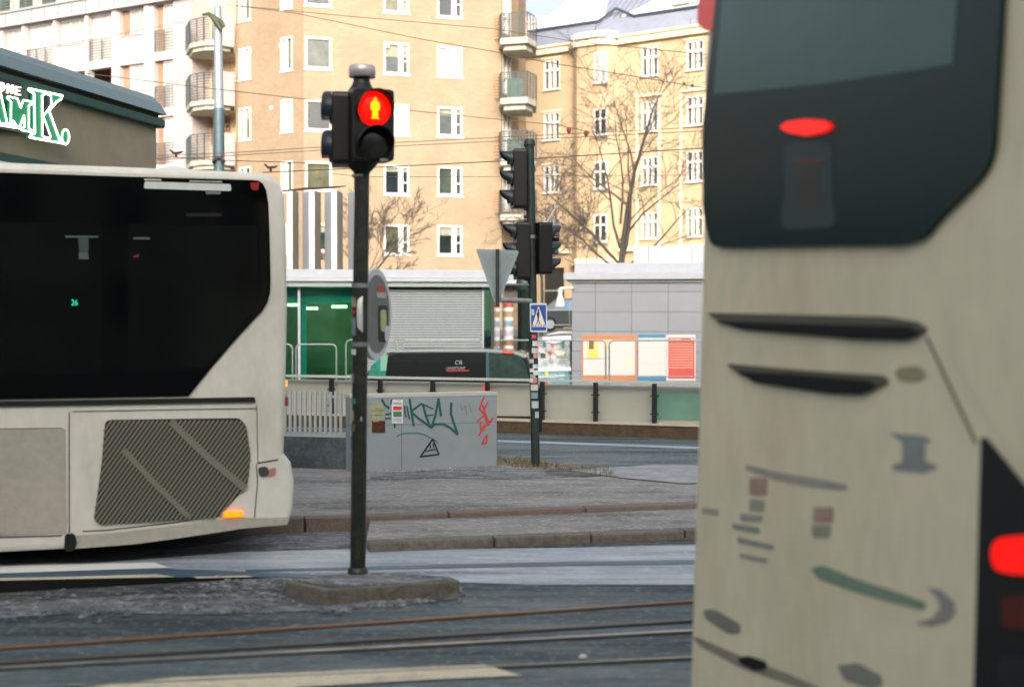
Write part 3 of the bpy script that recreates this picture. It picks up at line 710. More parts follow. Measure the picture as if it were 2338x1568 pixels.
def snowpatch(q0, q1, t0, tf):
    mb = MB(); N = 26; lo = []; hi = []
    for k in range(N + 1):
        q = q0 + (q1 - q0) * k / N; e = min(1, 5 * min(k, N - k) / N)
        lo.append(rp(q, t0, .12)); hi.append(rp(q, t0 + max(.01, tf(k / N) * e + rs.uniform(-.02, .02) * e), .06))
    base = [p - (YF.n * .69 + Vector((0, 0, .72))) * .13 for p in lo]
    mb.add(lo + hi + base, [(i, i + 1, N + 2 + i, N + 1 + i) for i in range(N)] + [(2 * N + 2 + i, 2 * N + 3 + i, i + 1, i) for i in range(N)], True)
    mb.build('snow', m_snow, rf)
snowpatch(.6, s_or0 + 1.4, .03, lambda t: .48 - .2 * t)
snowpatch(s_or1 - .4, SE - .2, .03, lambda t: .20 + .06 * math.sin(9 * t) + .03 * math.sin(23 * t))
mb = MB(); arcprism(mb, zc + .125, zc + .42, .1); mb.build('snow', m_snow, rf)
for uq in (1536, 1632):
    q = YF.sz(uq, 30)[0]; mb = MB(); b0 = YF.pt(q - .6, zr1 + .35, D1 + .1)
    pr = [b0, b0 + YF.a * 1.2, b0 + YF.a * 1.2 + Vector((0, 0, .7)), b0 + YF.a * .6 + Vector((0, 0, 1.2)), b0 + Vector((0, 0, .7))]
    mb.prism(pr, -YF.n * 2.5); mb.build('dormer', mtr, rf)

# ---- far pale building behind, and an unseen block added behind the camera to shade the street
mb = MB(); p = P(1120, HOR, 125); mb.box((p.x, 125, 1.3), (11.5, 0, 0), (0, 12, 0), (0, 0, 26.6))
o = mb.build('wall', mat('far_pale_wall', (216, 200, 198), .9, var=.04)); ft = thing('apartment_building', 'pinkish pale building far off behind the snowy roof, top only showing', 'building', (p.x, 125, 1.3))
o.parent = ft; o.location = -Vector(ft.location)
mb = MB(); mb.prism([Vector((p.x, 124.8, 27.9)), Vector((p.x + 11.5, 124.8, 27.9)), Vector((p.x + 11.5, 131, 29.4)), Vector((p.x, 131, 29.8))], (0, 0, -.2)); mb.build('roof', mat('far_pale_roof', (220, 208, 210), .9), ft)
SHADE_BLK = bpy.data.objects.new('apartment_building', None); C.objects.link(SHADE_BLK); SHADE_BLK.location = (0, -24, 0)
SHADE_BLK['label'] = 'long plain unseen block added behind the viewer to shade the street'; SHADE_BLK['category'] = 'building'
mb = MB(); mb.box((-75, -38, 0), (150, 0, 0), (0, 14, 0), (0, 0, 22)); mb.build('wall', mat('shade_block_wall', (150, 142, 128), .9, var=.1, vs=.5), SHADE_BLK)
mb = MB()
for i in range(38):
    for j in range(6): mb.box((-73 + i * 3.9, -23.998, 1.6 + j * 3.1), (1.5, 0, 0), (0, .06, 0), (0, 0, 1.7))
mb.build('window_band', m_glass[1], SHADE_BLK)

# ============================================================ KIOSKS AND ROADSIDE
# ---- left kiosk
KF = VPl(640, 36.0, 1104, 36.6)
kb = thing('kiosk', 'flat roofed kiosk with green glass front and ribbed grey wall', 'kiosk', KF.pt(KF.L / 2, 0))
m_fasc = mat('kiosk_fascia', (156, 160, 168), .45, var=.06)
zt = KF.sz(870, 627)[1]; zf = KF.sz(870, 655)[1]; q805, q1100 = KF.sz(830, 700)[0], KF.sz(1100, 700)[0]
qL = KF.sz(560, 700)[0]; qR = KF.sz(1128, 700)[0]
mb = MB(); mb.pbox(KF, qL - .3, qR + .12, zf + .12, zt - .1, -3.6, .34); mb.pbox(KF, qL - .1, qR - .02, zt - .098, zt + .12, -3.3, .22); bevel(mb.build('roof', m_fasc, kb), .02)
mb = MB(); mb.pbox(KF, qL - .2, qR + .02, zf, zf + .118, -3.4, .26); mb.build('roof_soffit', m_greypaint, kb)
# ribbed wall
mb = MB(); mb.pbox(KF, q805, q1100, -.01, zf - .002, -.2, 0); rwp = mb.build('ribbed_wall', mat('rib_gap', (84, 92, 92), .8), kb); mb = MB()
n = 40
for k in range(n):
    z = -.0 + (zf - .05) * k / n; h = (zf) / n
    mb.spoly(KF, [(q805 + .02, z + .004), (q1100 - .02, z + .004), (q1100 - .02, z + h * .6), (q805 + .02, z + h * .6)], .001, .03)
mb.build('ribs', mat('ribbed_sheet', (150, 158, 158), .6, var=.04, vs=3), rwp)
mb = MB(); mb.pbox(KF, q1100, q1100 + .05, 0, zf - .002, -.1, .05); mb.pbox(KF, q805 - .06, q805 - .002, 0, zf - .002, -.1, .05)
for u in (683,): q = KF.sz(u, 700)[0]; mb.pbox(KF, q - .03, q + .03, 0, zf - .002, -.05, .05)
mb.build('post', m_fasc, kb)
m_tealglass = glass_mat('teal_glass', (160, 206, 198))
mb = MB(); mb.pbox(KF, qL, q805 - .07, .02, zf - .004, -.06, -.04); mb.build('glazing', m_tealglass, kb)
mb = MB(); mb.pbox(KF, q1100 + .06, qR - .02, .02, zf - .004, -.06, -.04); mb.box(KF.pt(qR - .02, .02, -.06), -KF.n * 3.0, KF.a * .02, (0, 0, zf - .03)); mb.build('glazing', m_tealglass, kb)
mb = MB(); mb.pbox(KF, qR - .08, qR, 0, zf, -.05, .04); mb.build('post', m_dsteel, kb)
# inside of the kiosk: floor, ceiling, back wall, beam, lamps
m_in = mat('kiosk_inside_olive', (98, 104, 76), .8, var=.6, vs=.7); m_inw = mat('kiosk_inside_teal', (160, 230, 224), .7)
mb = MB(); mb.pbox(KF, qL, q805, 0, zf - .01, -3.3, -3.2); mb.pbox(KF, q805 - .03, q805 - .001, 0, zf - .02, -3.2, -.205); mb.build('inner_wall', m_in, kb)
mb = MB(); mb.pbox(KF, qL, q805 - .08, zf - .40, zf - .01, -.6, -.35); mb.build('inner_beam', m_inw, kb)
mb = MB(); q = KF.sz(693, 700)[0]; mb.pbox(KF, q - .12, q + .06, 0, zf - .42, -.5, -.38); mb.build('inner_post', m_inw, kb)
m_lamp = mat('ceiling_lamp', (250, 255, 190), .4, emit=(246, 252, 170), es=4.0)
for (u0, u1, v) in [(695, 722, 707), (757, 790, 703), (757, 800, 689), (655, 678, 699)]:
    a_, b_ = P(u0, v, 37.6), P(u1, v, 37.6); mb = MB(); mb.box(a_, b_ - a_, (0, .25, 0), (0, 0, .07)); mb.build('ceiling_lamp', m_lamp, kb)
pl_ = bpy.data.lights.new('kiosk_lamp', 'POINT'); pl_.energy = 40; pl_.color = (1, .96, .78); pl_.shadow_soft_size = .3
po = bpy.data.objects.new('kiosk_lamp', pl_); C.objects.link(po); po.location = KF.pt(KF.sz(740, 700)[0], 2.2, -1.9); po.parent = kb; po.location -= Vector(kb.location)
# fins standing on the roof: four tall white folded boards
for k, (u0, u1) in enumerate([(664, 690), (706, 721), (716, 740), (752, 770), (766, 789), (800, 812)]):
    pass
fins = [(656, 668, 'e'), (690, 712, 'g'), (707, 718, 'e'), (740, 760, 'g'), (756, 768, 'e'), (790, 812, 'g')]
FN = VPl(640, 35.9, 900, 36.25)
z0 = zt + .121; z1 = FN.sz(740, 435)[1]
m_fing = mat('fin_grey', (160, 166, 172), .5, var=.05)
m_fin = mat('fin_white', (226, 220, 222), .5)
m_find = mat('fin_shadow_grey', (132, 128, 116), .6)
fi = 0
for (ug, ue0, ue1, ub) in [(0, 656, 668, 680), (690, 706, 718, 732), (741, 757, 769, 783), (795, 809, 821, 835)]:
    fi += 1
    lab = ['first tall white advertising fin from the left on the kiosk roof', 'second tall white advertising fin from the left on the kiosk roof', 'third tall white advertising fin from the left on the kiosk roof', 'fourth tall fin on the kiosk roof, half hidden by the red man signal pole'][fi - 1]
    A = FN.sz(ue0, 500)[0]; B = FN.sz(ue1, 500)[0]; Cq = FN.sz(ub, 500)[0]
    t = thing('advertising_fin', lab, 'advertising fin', FN.pt(A, z0), 'tall fins on the kiosk roof')
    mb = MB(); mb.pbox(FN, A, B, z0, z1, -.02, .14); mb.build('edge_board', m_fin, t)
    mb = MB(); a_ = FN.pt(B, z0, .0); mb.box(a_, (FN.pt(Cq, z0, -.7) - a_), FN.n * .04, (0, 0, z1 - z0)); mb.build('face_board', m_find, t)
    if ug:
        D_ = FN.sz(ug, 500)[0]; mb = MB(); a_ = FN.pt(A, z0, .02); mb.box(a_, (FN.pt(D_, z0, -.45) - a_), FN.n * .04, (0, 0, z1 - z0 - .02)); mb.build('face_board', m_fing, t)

# ---- right kiosk with posters
QF = VPl(1306, 36.2, 1800, 35.2)
kb2 = thing('kiosk', 'grey tiled kiosk with bright posters on its front wall', 'kiosk', QF.pt(QF.L / 2, 0))
m_tile = facade_mat('grey_tiles', QF, 'tile', (134, 137, 142), (129, 132, 138), (106, 109, 113), .92, .5, .012, .5, .06)
zt = QF.sz(1450, 622)[1]; zf = QF.sz(1450, 645)[1]
mb = MB(); mb.pbox(QF, 0, QF.L + 1, 0, zf + .001, -5, 0); mb.build('wall', m_tile, kb2)
mb = MB(); mb.pbox(QF, -.12, QF.L + 1.1, zf + .002, zf + .07, -5.1, .06); mb.build('roof_soffit', m_greypaint, kb2)
mb = MB(); mb.pbox(QF, -.2, QF.L + 1.2, zf + .07, zf + .25, -5.2, .16); mb.pbox(QF, .05, QF.L + 1, zf + .25, zf + .50, -5, -.06); bevel(mb.build('roof', m_fasc, kb2), .015)
UB = QF.shift(-2.2); u0_, v0_ = UB.sz(1447, 562); mb = MB(); mb.pbox(UB, u0_, u0_ + 6, zf + .5, v0_, -2, 0)
mb.build('plant_screen', facade_mat('mesh_panel', QF, 'tile', (172, 174, 172), (176, 178, 176), (140, 142, 142), 1.15, 5, .02, .5, .05), kb2)
def poster(pl, u0, v0, u1, v1, parts, name, label, off=.03):
    t = thing(name, label, 'poster', pl.px((u0 + u1) / 2, v1, off), 'posters on the kiosk wall')
    bd = MB(); bd.poly(pl, [(u0, v0), (u1, v0), (u1, v1), (u0, v1)], .002, off); bd.build('board', mat('poster_white', (192, 188, 184), .5), t)
    for i, (a, b, c, d, col, nm) in enumerate(parts):
        m_ = MB(); m_.poly(pl, [(a, b), (c, b), (c, d), (a, d)], off + .0005, off + .002 + .0007 * i); m_.build(nm, mat('poster_%d_%d_%d' % col, col, .5, var=.08, vs=9), t)
    return t
OR, BLU, RED = (196, 116, 66), (58, 122, 156), (178, 70, 64)
def bx(i, j): return 1309 + i * .1789, 729.4 + j * .1789   # crop to full view scale
t = poster(QF, 1329, 765, 1453, 868, [(1329, 765, 1453, 775, OR, 'header'), (1329, 856, 1453, 868, OR, 'footer'), (1329, 775, 1332, 856, OR, 'border'), (1450, 775, 1453, 856, OR, 'border'),
    (1341, 777, 1367, 816, (196, 184, 120), 'picture'), (1345, 778, 1356, 797, (110, 84, 40), 'picture'), (1346, 803, 1366, 816, (222, 200, 70), 'picture'), (1379, 777, 1390, 797, (214, 186, 130), 'picture'), (1431, 818, 1446, 838, (228, 226, 170), 'picture')],
    'poster', 'wide white poster with orange borders and a small picture')
mb = MB()
for i in range(2): mb.stroke(QF, [(1333, 818 + i * .1), (1391, 818)], 1.0, .04)
mb.stroke(QF, [(1391, 777), (1391, 855)], .8, .041); mb.build('rule_line', mat('poster_orange_line', (226, 160, 120), .5), t)
t = poster(QF, 1458, 763, 1520, 868, [(1458, 763, 1520, 771, BLU, 'header'), (1458, 857, 1520, 868, BLU, 'footer'), (1460, 793, 1519, 794.5, (190, 180, 180), 'rule_line'), (1460, 829, 1519, 831, (190, 180, 180), 'rule_line')],
    'poster', 'white poster with blue header and footer between the orange and red ones')
t = poster(QF, 1521, 764, 1588, 869, [(1526, 771, 1586, 864, RED, 'panel')] + [(1528, 784 + i * 6, 1583, 786 + i * 6, (232, 150, 130), 'text_line') for i in range(10)] + [(1530, 773, 1555, 779, (232, 150, 130), 'text_line'), (1578, 773, 1584, 778, (240, 200, 190), 'text_line')],
    'poster', 'red poster crowded with text lines in a white frame')

# ---- bent tube barriers in front of the kiosks
def barrier(pl, hs, z0, z1, label, zz=-.8):
    t = thing('tube_barrier', label, 'barrier', pl.px(hs[0][0], HOR)); t.location.z = zz
    t.location.z = zz
    for (u0, u1) in hs:
        a, b = pl.sz(u0, 820)[0], pl.sz(u1, 820)[0]; r = .1
        mb = MB(); pts = [(a, zz), (a, z1 - r), (a + r * .3, z1 - r * .3), (a + r, z1), (b - r, z1), (b - r * .3, z1 - r * .3), (b, z1 - r), (b, zz)]
        mb.tube([pl.pt(x, z) for x, z in pts], .022, 6); mb.tube([pl.pt(a, z0), pl.pt(b, z0)], .015, 6)
        mb.build('tube_frame', m_grey, t)
BA = VPl(640, 33.2, 1100, 33.4); BB_ = VPl(1130, 33.4, 1620, 33.0)
barrier(BA, [(600, 668), (676, 768)], BA.sz(700, 857)[1], BA.sz(700, 786)[1], 'bent steel tube barrier before the green glass kiosk', -.0)
barrier(BA, [(790, 905), (920, 1100)], BA.sz(900, 857)[1], BA.sz(900, 776)[1], 'bent steel tube barrier before the ribbed grey wall', -.0)
barrier(BB_, [(1135, 1383), (1391, 1700)], BB_.sz(1400, 859)[1], BB_.sz(1400, 777)[1], 'thin steel tube barrier crossing in front of the posters', -.0)

# ---- ledge, beige parapet and black post railing of the sunken road
mb = MB(); mb.box(LED.pt(-20, -.02, -.5), LED.a * 50, LED.n * .5, (0, 0, .215)); lg = mb.build('kerb_ledge', mat('ledge_stone', (74, 60, 44), .9, var=.35, vs=9, bump=.5, bs=30))
mb = MB(); mb.box(LED.pt(-20, .196, -.52), LED.a * 50, LED.n * .54, (0, 0, .022)); 
cp = mb.build('coping', mat('ledge_coping', (178, 166, 150), .8, var=.12, vs=6), None)
le = thing('kerb_wall', 'low dark brown stone kerb with pale coping under the black posts', 'low wall', LED.pt(10, 0))
for o in (lg, cp): o.parent = le; o.location = -Vector(le.location)
lg.name = 'stone_face'
PA = LED.shift(-.36)
zp = PA.sz(1300, 878)[1]
mb = MB(); mb.pbox(PA, -20, 30, -.7, zp, -.12, 0)
pt_ = thing('parapet', 'long beige parapet panel behind the black railing posts', 'parapet', PA.pt(10, -.7))
mb.build('wall', mat('beige_render', (152, 154, 144), .85, var=.07, vs=1.2), pt_)
mb = MB(); mb.poly(PA, [(1495, 893), (1800, 895), (1800, 962), (1495, 957)], .001, .01); mb.build('green_panel', mat('green_panel_paint', (92, 130, 114), .7, var=.15, vs=3), pt_)
mb = MB(); mb.poly(PA, [(600, 946), (1232, 950), (1232, 959), (600, 955)], .001, .012); mb.build('dark_strip', m_blackp, pt_)
RL = LED.shift(-.18)
rl = thing('railing', 'black steel post railing with a pale handrail above the sunken road', 'railing', RL.pt(10, .2))
zrt = RL.sz(1300, 869)[1]
mb = MB(); mb.pbox(RL, -18, 30, zrt - .02, zrt + .02, -.03, .03); mb.build('handrail', mat('pale_handrail', (190, 196, 192), .35, metal=.3), rl)
for u in (560, 757, 868, 988, 1113, 1238, 1360, 1494, 1630, 1770):
    q = RL.sz(u, 915)[0]; mb = MB(); mb.pbox(RL, q - .03, q + .03, .219, zrt - .021, -.035, .035)
    for z in (.35, .62): mb.pbox(RL, q - .06, q + .06, z, z + .02, -.036, .036)
    mb.build('post', m_black, rl)

# ---- graffitied concrete wall
GW = VPl(800, 15.75, 1135, 16.4)
zw = .957
gw = thing('concrete_wall', 'low grey concrete wall covered in green and red graffiti', 'wall', GW.pt(GW.L / 2, 0))
m_gw = facade_mat('graffiti_wall_concrete', GW, 'tile', (144, 153, 156), (140, 149, 152), (120, 129, 132), 1.2, .62, .006, .85, .16)
mb = MB(); mb.pbox(GW, 0, GW.L, -.05, zw, -.22, 0); bevel(mb.build('wall_body', m_gw, gw), .012)
mb = MB(); mb.pbox(GW, -.005, GW.L + .005, zw - .025, zw + .012, -.225, .006); mb.build('coping', mat('pale_coping', (176, 178, 174), .8, var=.1), gw)
def gz(pts): return [(636 + x * .2684, 748 + y * .2684) for x, y in pts]
m_gr = mat('green_spray', (22, 84, 80), .6); m_grd = mat('red_spray', (190, 66, 56), .6); m_bk = mat('black_marker', (24, 34, 36), .6)
mb = MB(); W_ = 5.0
for i, st in enumerate([[(1115, 610), (1128, 700), (1148, 832)], [(1215, 645), (1125, 712), (1190, 770), (1298, 848)], [(1225, 650), (1250, 740), (1285, 835)], [(1225, 650), (1312, 688)], [(1250, 748), (1312, 742)],
           [(1298, 848), (1330, 760), (1360, 605), (1372, 690), (1380, 748)], [(1298, 848), (1330, 818), (1400, 818), (1460, 850), (1522, 905), (1490, 810), (1465, 735), (1468, 640)],
           [(880, 612), (900, 655), (938, 682)], [(905, 772), (950, 766)], [(912, 735), (955, 728)], [(960, 612), (955, 645)], [(1070, 665), (1080, 755)], [(1090, 668), (1110, 772)], [(985, 818), (987, 845)]]):
    mb.stroke(GW, gz(st), W_ if len(st) > 2 else 3.2, .001 + i * .0004)
mb.build('graffiti_tag', m_gr, gw)
mb = MB(); mb.stroke(GW, gz([(1010, 920), (1040, 905), (1090, 895), (1180, 893), (1240, 908), (1295, 938), (1355, 972)]), 2.4, .001); mb.build('graffiti_arc', mat('faded_green_spray', (60, 112, 108), .6), gw)
mb = MB(); mb.stroke(GW, gz([(1312, 945), (1205, 1096), (1362, 1076), (1312, 945)]), 3.4, .002); mb.stroke(GW, gz([(1250, 1048), (1330, 1032)]), 2.2, .006); mb.stroke(GW, gz([(1286, 985), (1290, 1022)]), 2.2, .007); mb.stroke(GW, gz([(1312, 985), (1318, 1015)]), 2.2, .008); mb.build('graffiti_triangle', m_bk, gw)
mb = MB()
for i, st in enumerate([[(1745, 590), (1708, 690), (1752, 742), (1690, 792)], [(1775, 635), (1742, 720), (1780, 830), (1822, 770), (1740, 860), (1702, 915)], [(1715, 800), (1722, 880), (1752, 820)], [(1772, 912), (1768, 975), (1730, 988), (1762, 920)], [(1732, 655), (1760, 740), (1790, 810)]]):
    mb.stroke(GW, gz(st), 3.4, .001 + i * .0005)
mb.build('graffiti_scrawl', m_grd, gw)
mb = MB(); mb.stroke(GW, gz([(1548, 650), (1560, 700), (1590, 660), (1600, 740)]), 1.6, .001); mb.stroke(GW, gz([(1620, 640), (1640, 720)]), 1.4, .001); mb.build('graffiti_faint', mat('faint_marker', (120, 122, 134), .7), gw)
def pp_(u0, v0, u1, v1, label, parts):
    a, b = gz([(u0, v0), (u1, v1)]); t = thing('poster', label, 'poster', GW.px((a[0] + b[0]) / 2, b[1], .01))
    m_ = MB(); m_.poly(GW, [(a[0], a[1]), (b[0], a[1]), (b[0], b[1]), (a[0], b[1])], .003, .007); m_.build('sheet', mat('pasted_paper_%d' % u0, parts[0], .8, var=.25, vs=25), t)
    for (x0, y0, x1, y1, col) in parts[1:]:
        (p0, p1) = gz([(x0, y0), (x1, y1)]); m_ = MB(); m_.poly(GW, [(p0[0], p0[1]), (p1[0], p0[1]), (p1[0], p1[1]), (p0[0], p1[1])], .008, .010); m_.build('print', mat('print_%d_%d_%d' % col, col, .7, var=.25, vs=40), t)
pp_(772, 640, 905, 892, 'torn olive paper poster with a dark red lower part on the wall', [(148, 152, 122), (792, 790, 905, 890, (62, 34, 30)), (815, 805, 880, 850, (170, 60, 46)), (800, 790, 850, 800, (210, 205, 190)), (776, 700, 900, 706, (120, 122, 92)), (776, 740, 900, 744, (120, 122, 92))])
pp_(962, 612, 1056, 812, 'small white poster with a red block over a green block on the wall', [(206, 206, 210), (974, 668, 1046, 700, (196, 60, 52)), (974, 712, 1046, 756, (58, 120, 82)), (974, 640, 1046, 648, (110, 112, 120)), (974, 770, 1046, 776, (120, 122, 128)), (974, 786, 1046, 792, (120, 122, 128))])

# ---- picket fence on a base coloured dark for the bus's shadow, left of the wall
PW = VPl(560, 16.3, 803, 15.95)
pf = thing('picket_fence', 'grey white picket fence on a concrete base coloured as shaded behind the left bus', 'fence', PW.pt(PW.L / 2, 0))
zb_ = PW.sz(720, 994)[1]; ztp = PW.sz(720, 896)[1]
mb = MB(); mb.pbox(PW, -3, PW.L - .02, -.05, zb_ - .02, -.3, 0); mb.build('base', mat('shaded_base_concrete', (52, 62, 66), .8, var=.3, vs=2.5, col2=(104, 114, 118), thr=(.4, .75)), pf)
m_pick = mat('picket_paint', (164, 170, 168), .6, var=.08)
mb = MB(); q = -3
n_ = int((PW.L + 2.95) / .062)
mb.pbox(PW, -3, PW.L - .02, ztp - .06, ztp - .03, -.075, -.03); mb.pbox(PW, -3, PW.L - .02, zb_ - .018, zb_ + .03, -.1, -.02)
for i in range(n_):
    x = -3 + i * .062; mb.pbox(PW, x, x + .028, zb_ + .03, ztp + .01, -.029, -.004)
mb.build('pickets', m_pick, pf)

# ---- colourful scribbled box wall and snowy parked car in the gap
SB = VPl(1214, 36.6, 1306, 36.6)
sb = thing('street_cabinet', 'sticker covered teal street cabinets stacked with snow between the kiosks', 'cabinet', SB.pt(.5, 0))
m_t1 = mat('teal_cabinet', (74, 124, 134), .6, var=.4, vs=5, col2=(150, 176, 180), thr=(.45, .7)); m_t2 = mat('mottled_cabinet', (120, 130, 128), .7, var=.3, vs=6, col2=(176, 180, 184), thr=(.4, .6))
for (v0, v1, m_, d) in [(772, 818, m_t2, .25), (818, 842, m_t2, .12), (844, 884, m_t1, 0)]:
    mb = MB(); mb.poly(SB, [(1214, v0), (1303, v0), (1303, v1), (1214, v1)], -1.2, -d); bevel(mb.build('cabinet_box', m_, sb), .02)
mb = MB(); mb.poly(SB, [(1240, 770), (1306, 766), (1305, 776), (1262, 784), (1240, 779)], -.9, -.2); mb.build('snow_cap', m_snow, sb); mb = MB(); mb.poly(SB, [(1214, 841), (1304, 839), (1304, 846), (1214, 847)], -1, .03); mb.build('snow_cap', m_snow, sb); mb = MB(); mb.poly(SB, [(1228, 857), (1290, 856), (1290, 860), (1228, 862)], 0, .02); mb.build('snow_cap', m_snow, sb)
rs = random.Random(11)
for (u, v, w_, h_, col) in [(1226, 792, 12, 12, (206, 110, 92)), (1243, 786, 8, 14, (40, 92, 84)), (1262, 790, 8, 9, (200, 90, 80)), (1268, 780, 8, 10, (216, 196, 80)), (1286, 786, 8, 20, (48, 106, 92)), (1256, 806, 9, 9, (180, 50, 54)),
                            (1278, 806, 24, 12, (222, 190, 170)), (1240, 812, 14, 12, (54, 64, 60)), (1264, 816, 10, 10, (226, 216, 210)), (1248, 852, 9, 9, (190, 196, 60)), (1246, 876, 12, 10, (184, 52, 60)), (1220, 850, 8, 6, (220, 224, 220)), (1284, 868, 12, 7, (210, 224, 232)), (1222, 778, 9, 10, (214, 216, 218))]:
    off = .02 if v > 842 else (-.1 if v > 818 else -.22)
    mb = MB(); a = rs.uniform(0, 1); mb.poly(SB, [(u - w_ / 2, v - h_ * .4), (u, v - h_ / 2), (u + w_ / 2, v - h_ * .3), (u + w_ * .4, v + h_ / 2), (u - w_ * .3, v + h_ * .45)], off - .02, off); mb.build('sticker', mat('stk_%d_%d_%d' % col, col, .6, var=.3, vs=20), sb)

def car(name, label, O, ax, ay, Lc, Wc, Hc, body, snow=False, glassm=None):
    """simple saloon: ax along length, ay across"""
    ax, ay = Vector(ax).normalized(), Vector(ay).normalized(); O = Vector(O)
    t = thing(name, label, 'car', O)
    def p(x, z): return O + ax * x + Vector((0, 0, z))
    low = [(0, .35 * Hc), (0, .22), (.16 * Lc, .18), (.84 * Lc, .18), (Lc, .25), (Lc, .55 * Hc), (.97 * Lc, .62 * Hc), (.72 * Lc, .66 * Hc), (.22 * Lc, .66 * Hc), (.03 * Lc, .52 * Hc)]
    mb = MB(); mb.prism([p(x, z) for x, z in low], ay * Wc); bevel(mb.build('body', body, t), .05, 3)
    cab = [(.24 * Lc, .66 * Hc), (.36 * Lc, .95 * Hc), (.45 * Lc, Hc), (.78 * Lc, Hc * .985), (.94 * Lc, .64 * Hc)]
    mb = MB(); mb.prism([p(x, z) + ay * .1 for x, z in cab], ay * (Wc - .2)); bevel(mb.build('cabin_glass', glassm or m_glass[1], t), .03)
    rf_ = [(.35 * Lc, .96 * Hc), (.45 * Lc, Hc + .02), (.78 * Lc, Hc), (.84 * Lc, .93 * Hc), (.78 * Lc, .96 * Hc), (.45 * Lc, .98 * Hc)]
    mb = MB(); mb.prism([p(x, z) + ay * .09 for x, z in rf_], ay * (Wc - .18)); mb.build('roof', body, t)
    if snow: mb = MB(); mb.prism([p(x, z) + ay * .12 for x, z in [(.36 * Lc, Hc), (.45 * Lc, Hc + .10), (.78 * Lc, Hc + .09), (.84 * Lc, .98 * Hc), (.78 * Lc, Hc + .015), (.45 * Lc, Hc + .025)]], ay * (Wc - .24)); bevel(mb.build('snow_cap', m_snow, t), .03)
    for x in (.2 * Lc, .8 * Lc):
        for k in (0, 1):
            c = p(x, .31) + ay * (-.02 if k == 0 else Wc - .2); mb = MB(); mb.lathe(c, [(.2, .0), (.31, .01), (.31, .21), (.2, .22)], 20, ay); wh = mb.build('wheel', m_rubber, t)
            mb = MB(); mb.lathe(c - ay * (.006 if k == 0 else -.216), [(.19, 0), (.17, .01)], 16, ay); mb.build('rim', m_grey, wh)
    return t
p0 = P(1118, HOR, 38.6); p0.z = 0
car('parked_car', 'parked car with snow on its roof, seen over the black van', p0, (1, 0, 0), (0, 1, 0), 4.3, 1.7, 1.38, mat('car_teal_grey', (110, 126, 126), .35, var=.3, vs=4), True)
p1 = P(1212, HOR, 61); p1.z = 1.3
car('parked_car', 'dark parked car with bluish windscreen behind the crossing sign', p1, (.96, .28, 0), (-.28, .96, 0), 4.3, 1.7, 1.42, mat('car_dark', (44, 50, 52), .3), False, mat('sky_glass', (110, 130, 150), .1, var=.3))
# green column, stickered posts, rails of the upper street, lamp
GC = P(1198, HOR, 40); mb = MB(); mb.lathe((GC.x, GC.y, 1.3 - 1.3), [(.2, 0), (.2, 2.6), (.24, 2.62), (.24, 2.9), (.12, 3.05)], 16)
tag(mb.build('advertising_column', m_dsteel), 'dark green column standing behind the traffic light pole', 'column')
for k, (u, Z, zt_, w_, lab) in enumerate([(1161, 39, 780, .14, 'white and red stickered post between the yield sign and the green column'), (1134, 38, 780, .085, 'slim pinkish stickered post just below the triangular sign tip')]):
    b0 = P(u, HOR, Z); t = thing('sticker_post', lab, 'post', (b0.x, b0.y, 0)); mb = MB(); zz = P(u, 692, Z).z
    mb.lathe((b0.x, b0.y, 0), [(w_, 0), (w_, zz), (w_ * .6, zz + .05)], 12); mb.build('post', m_decal_w, t)
    for j, col in enumerate([(176, 84, 72), (170, 150, 110), (140, 160, 172), (186, 180, 186), (160, 120, 90)]):
        mb = MB(); mb.lathe((b0.x, b0.y, zz - .12 - j * .26), [(w_ + .004, 0), (w_ + .004, .16)], 12); mb.build('sticker', mat('band_%d_%d_%d' % col, col, .7, var=.3, vs=14), t)
ur = thing('railing', 'thin pale railing of the raised street behind the crossing sign', 'railing', (P(1250, HOR, 41.3).x, 41.3, 1.3))
mb = MB()
for v in (708, 742): mb.tube([P(1140, v, 41.3), P(1320, v, 41.3)], .022, 6)
for u in (1150, 1225, 1300): a_ = P(u, 708, 41.3); mb.tube([a_, (a_.x, a_.y, 1.28)], .02, 6)
mb.build('rail_frame', m_grey, ur)
rw = thing('retaining_wall', 'rough stone retaining wall under the raised street between the kiosks', 'wall', (P(1215, HOR, 40.9).x, 40.9, 0)); mb = MB(); a_ = P(1100, HOR, 40.9).x; b_ = P(1330, HOR, 40.9).x; mb.box((a_, 40.7, 0), (b_ - a_, 0, 0), (0, .29, 0), (0, 0, 1.34)); mb.build('wall_body', mat('rough_stone', (134, 126, 112), .9, var=.3, vs=5), rw)
wl = thing('wall_lamp', 'white bell shaped lamp on an arm at the kiosk corner', 'lamp', P(1305, 657, 36.0)); LP = P(1279, 700, 36.0)
mb = MB(); k_ = 1 / sc(36); mb.lathe(LP, [(11 * k_, 0), (12 * k_, 4 * k_), (8 * k_, 18 * k_), (5 * k_, 28 * k_), (5 * k_, 42 * k_)], 14); mb.build('shade', m_frame, wl)
mb = MB(); mb.tube([P(1279, 658, 36.0), P(1309, 657, 36.1)], .035, 6); mb.build('arm', m_frame, wl)
aw = thing('awning', 'grey shop awning low on the brick block behind the yield sign', 'awning', P(1170, 640, 60)); mb = MB(); a_ = P(1142, 642, 60); mb.prism([a_, a_ + Vector((1.15, 0, 0)), a_ + Vector((1.1, .9, .5)), a_ + Vector((0, .9, .5))], (0, 0, -.12)); mb.build('canopy', m_greypaint, aw)
mb = MB(); a_ = P(1150, 690, 61); mb.box(a_, (.9, 0, 0), (0, .2, 0), (0, 0, .8)); mb.build('shop_front', mat('shop_dark', (46, 40, 34), .5, var=.5, vs=3, col2=(120, 80, 50), thr=(.5, .7)), aw)

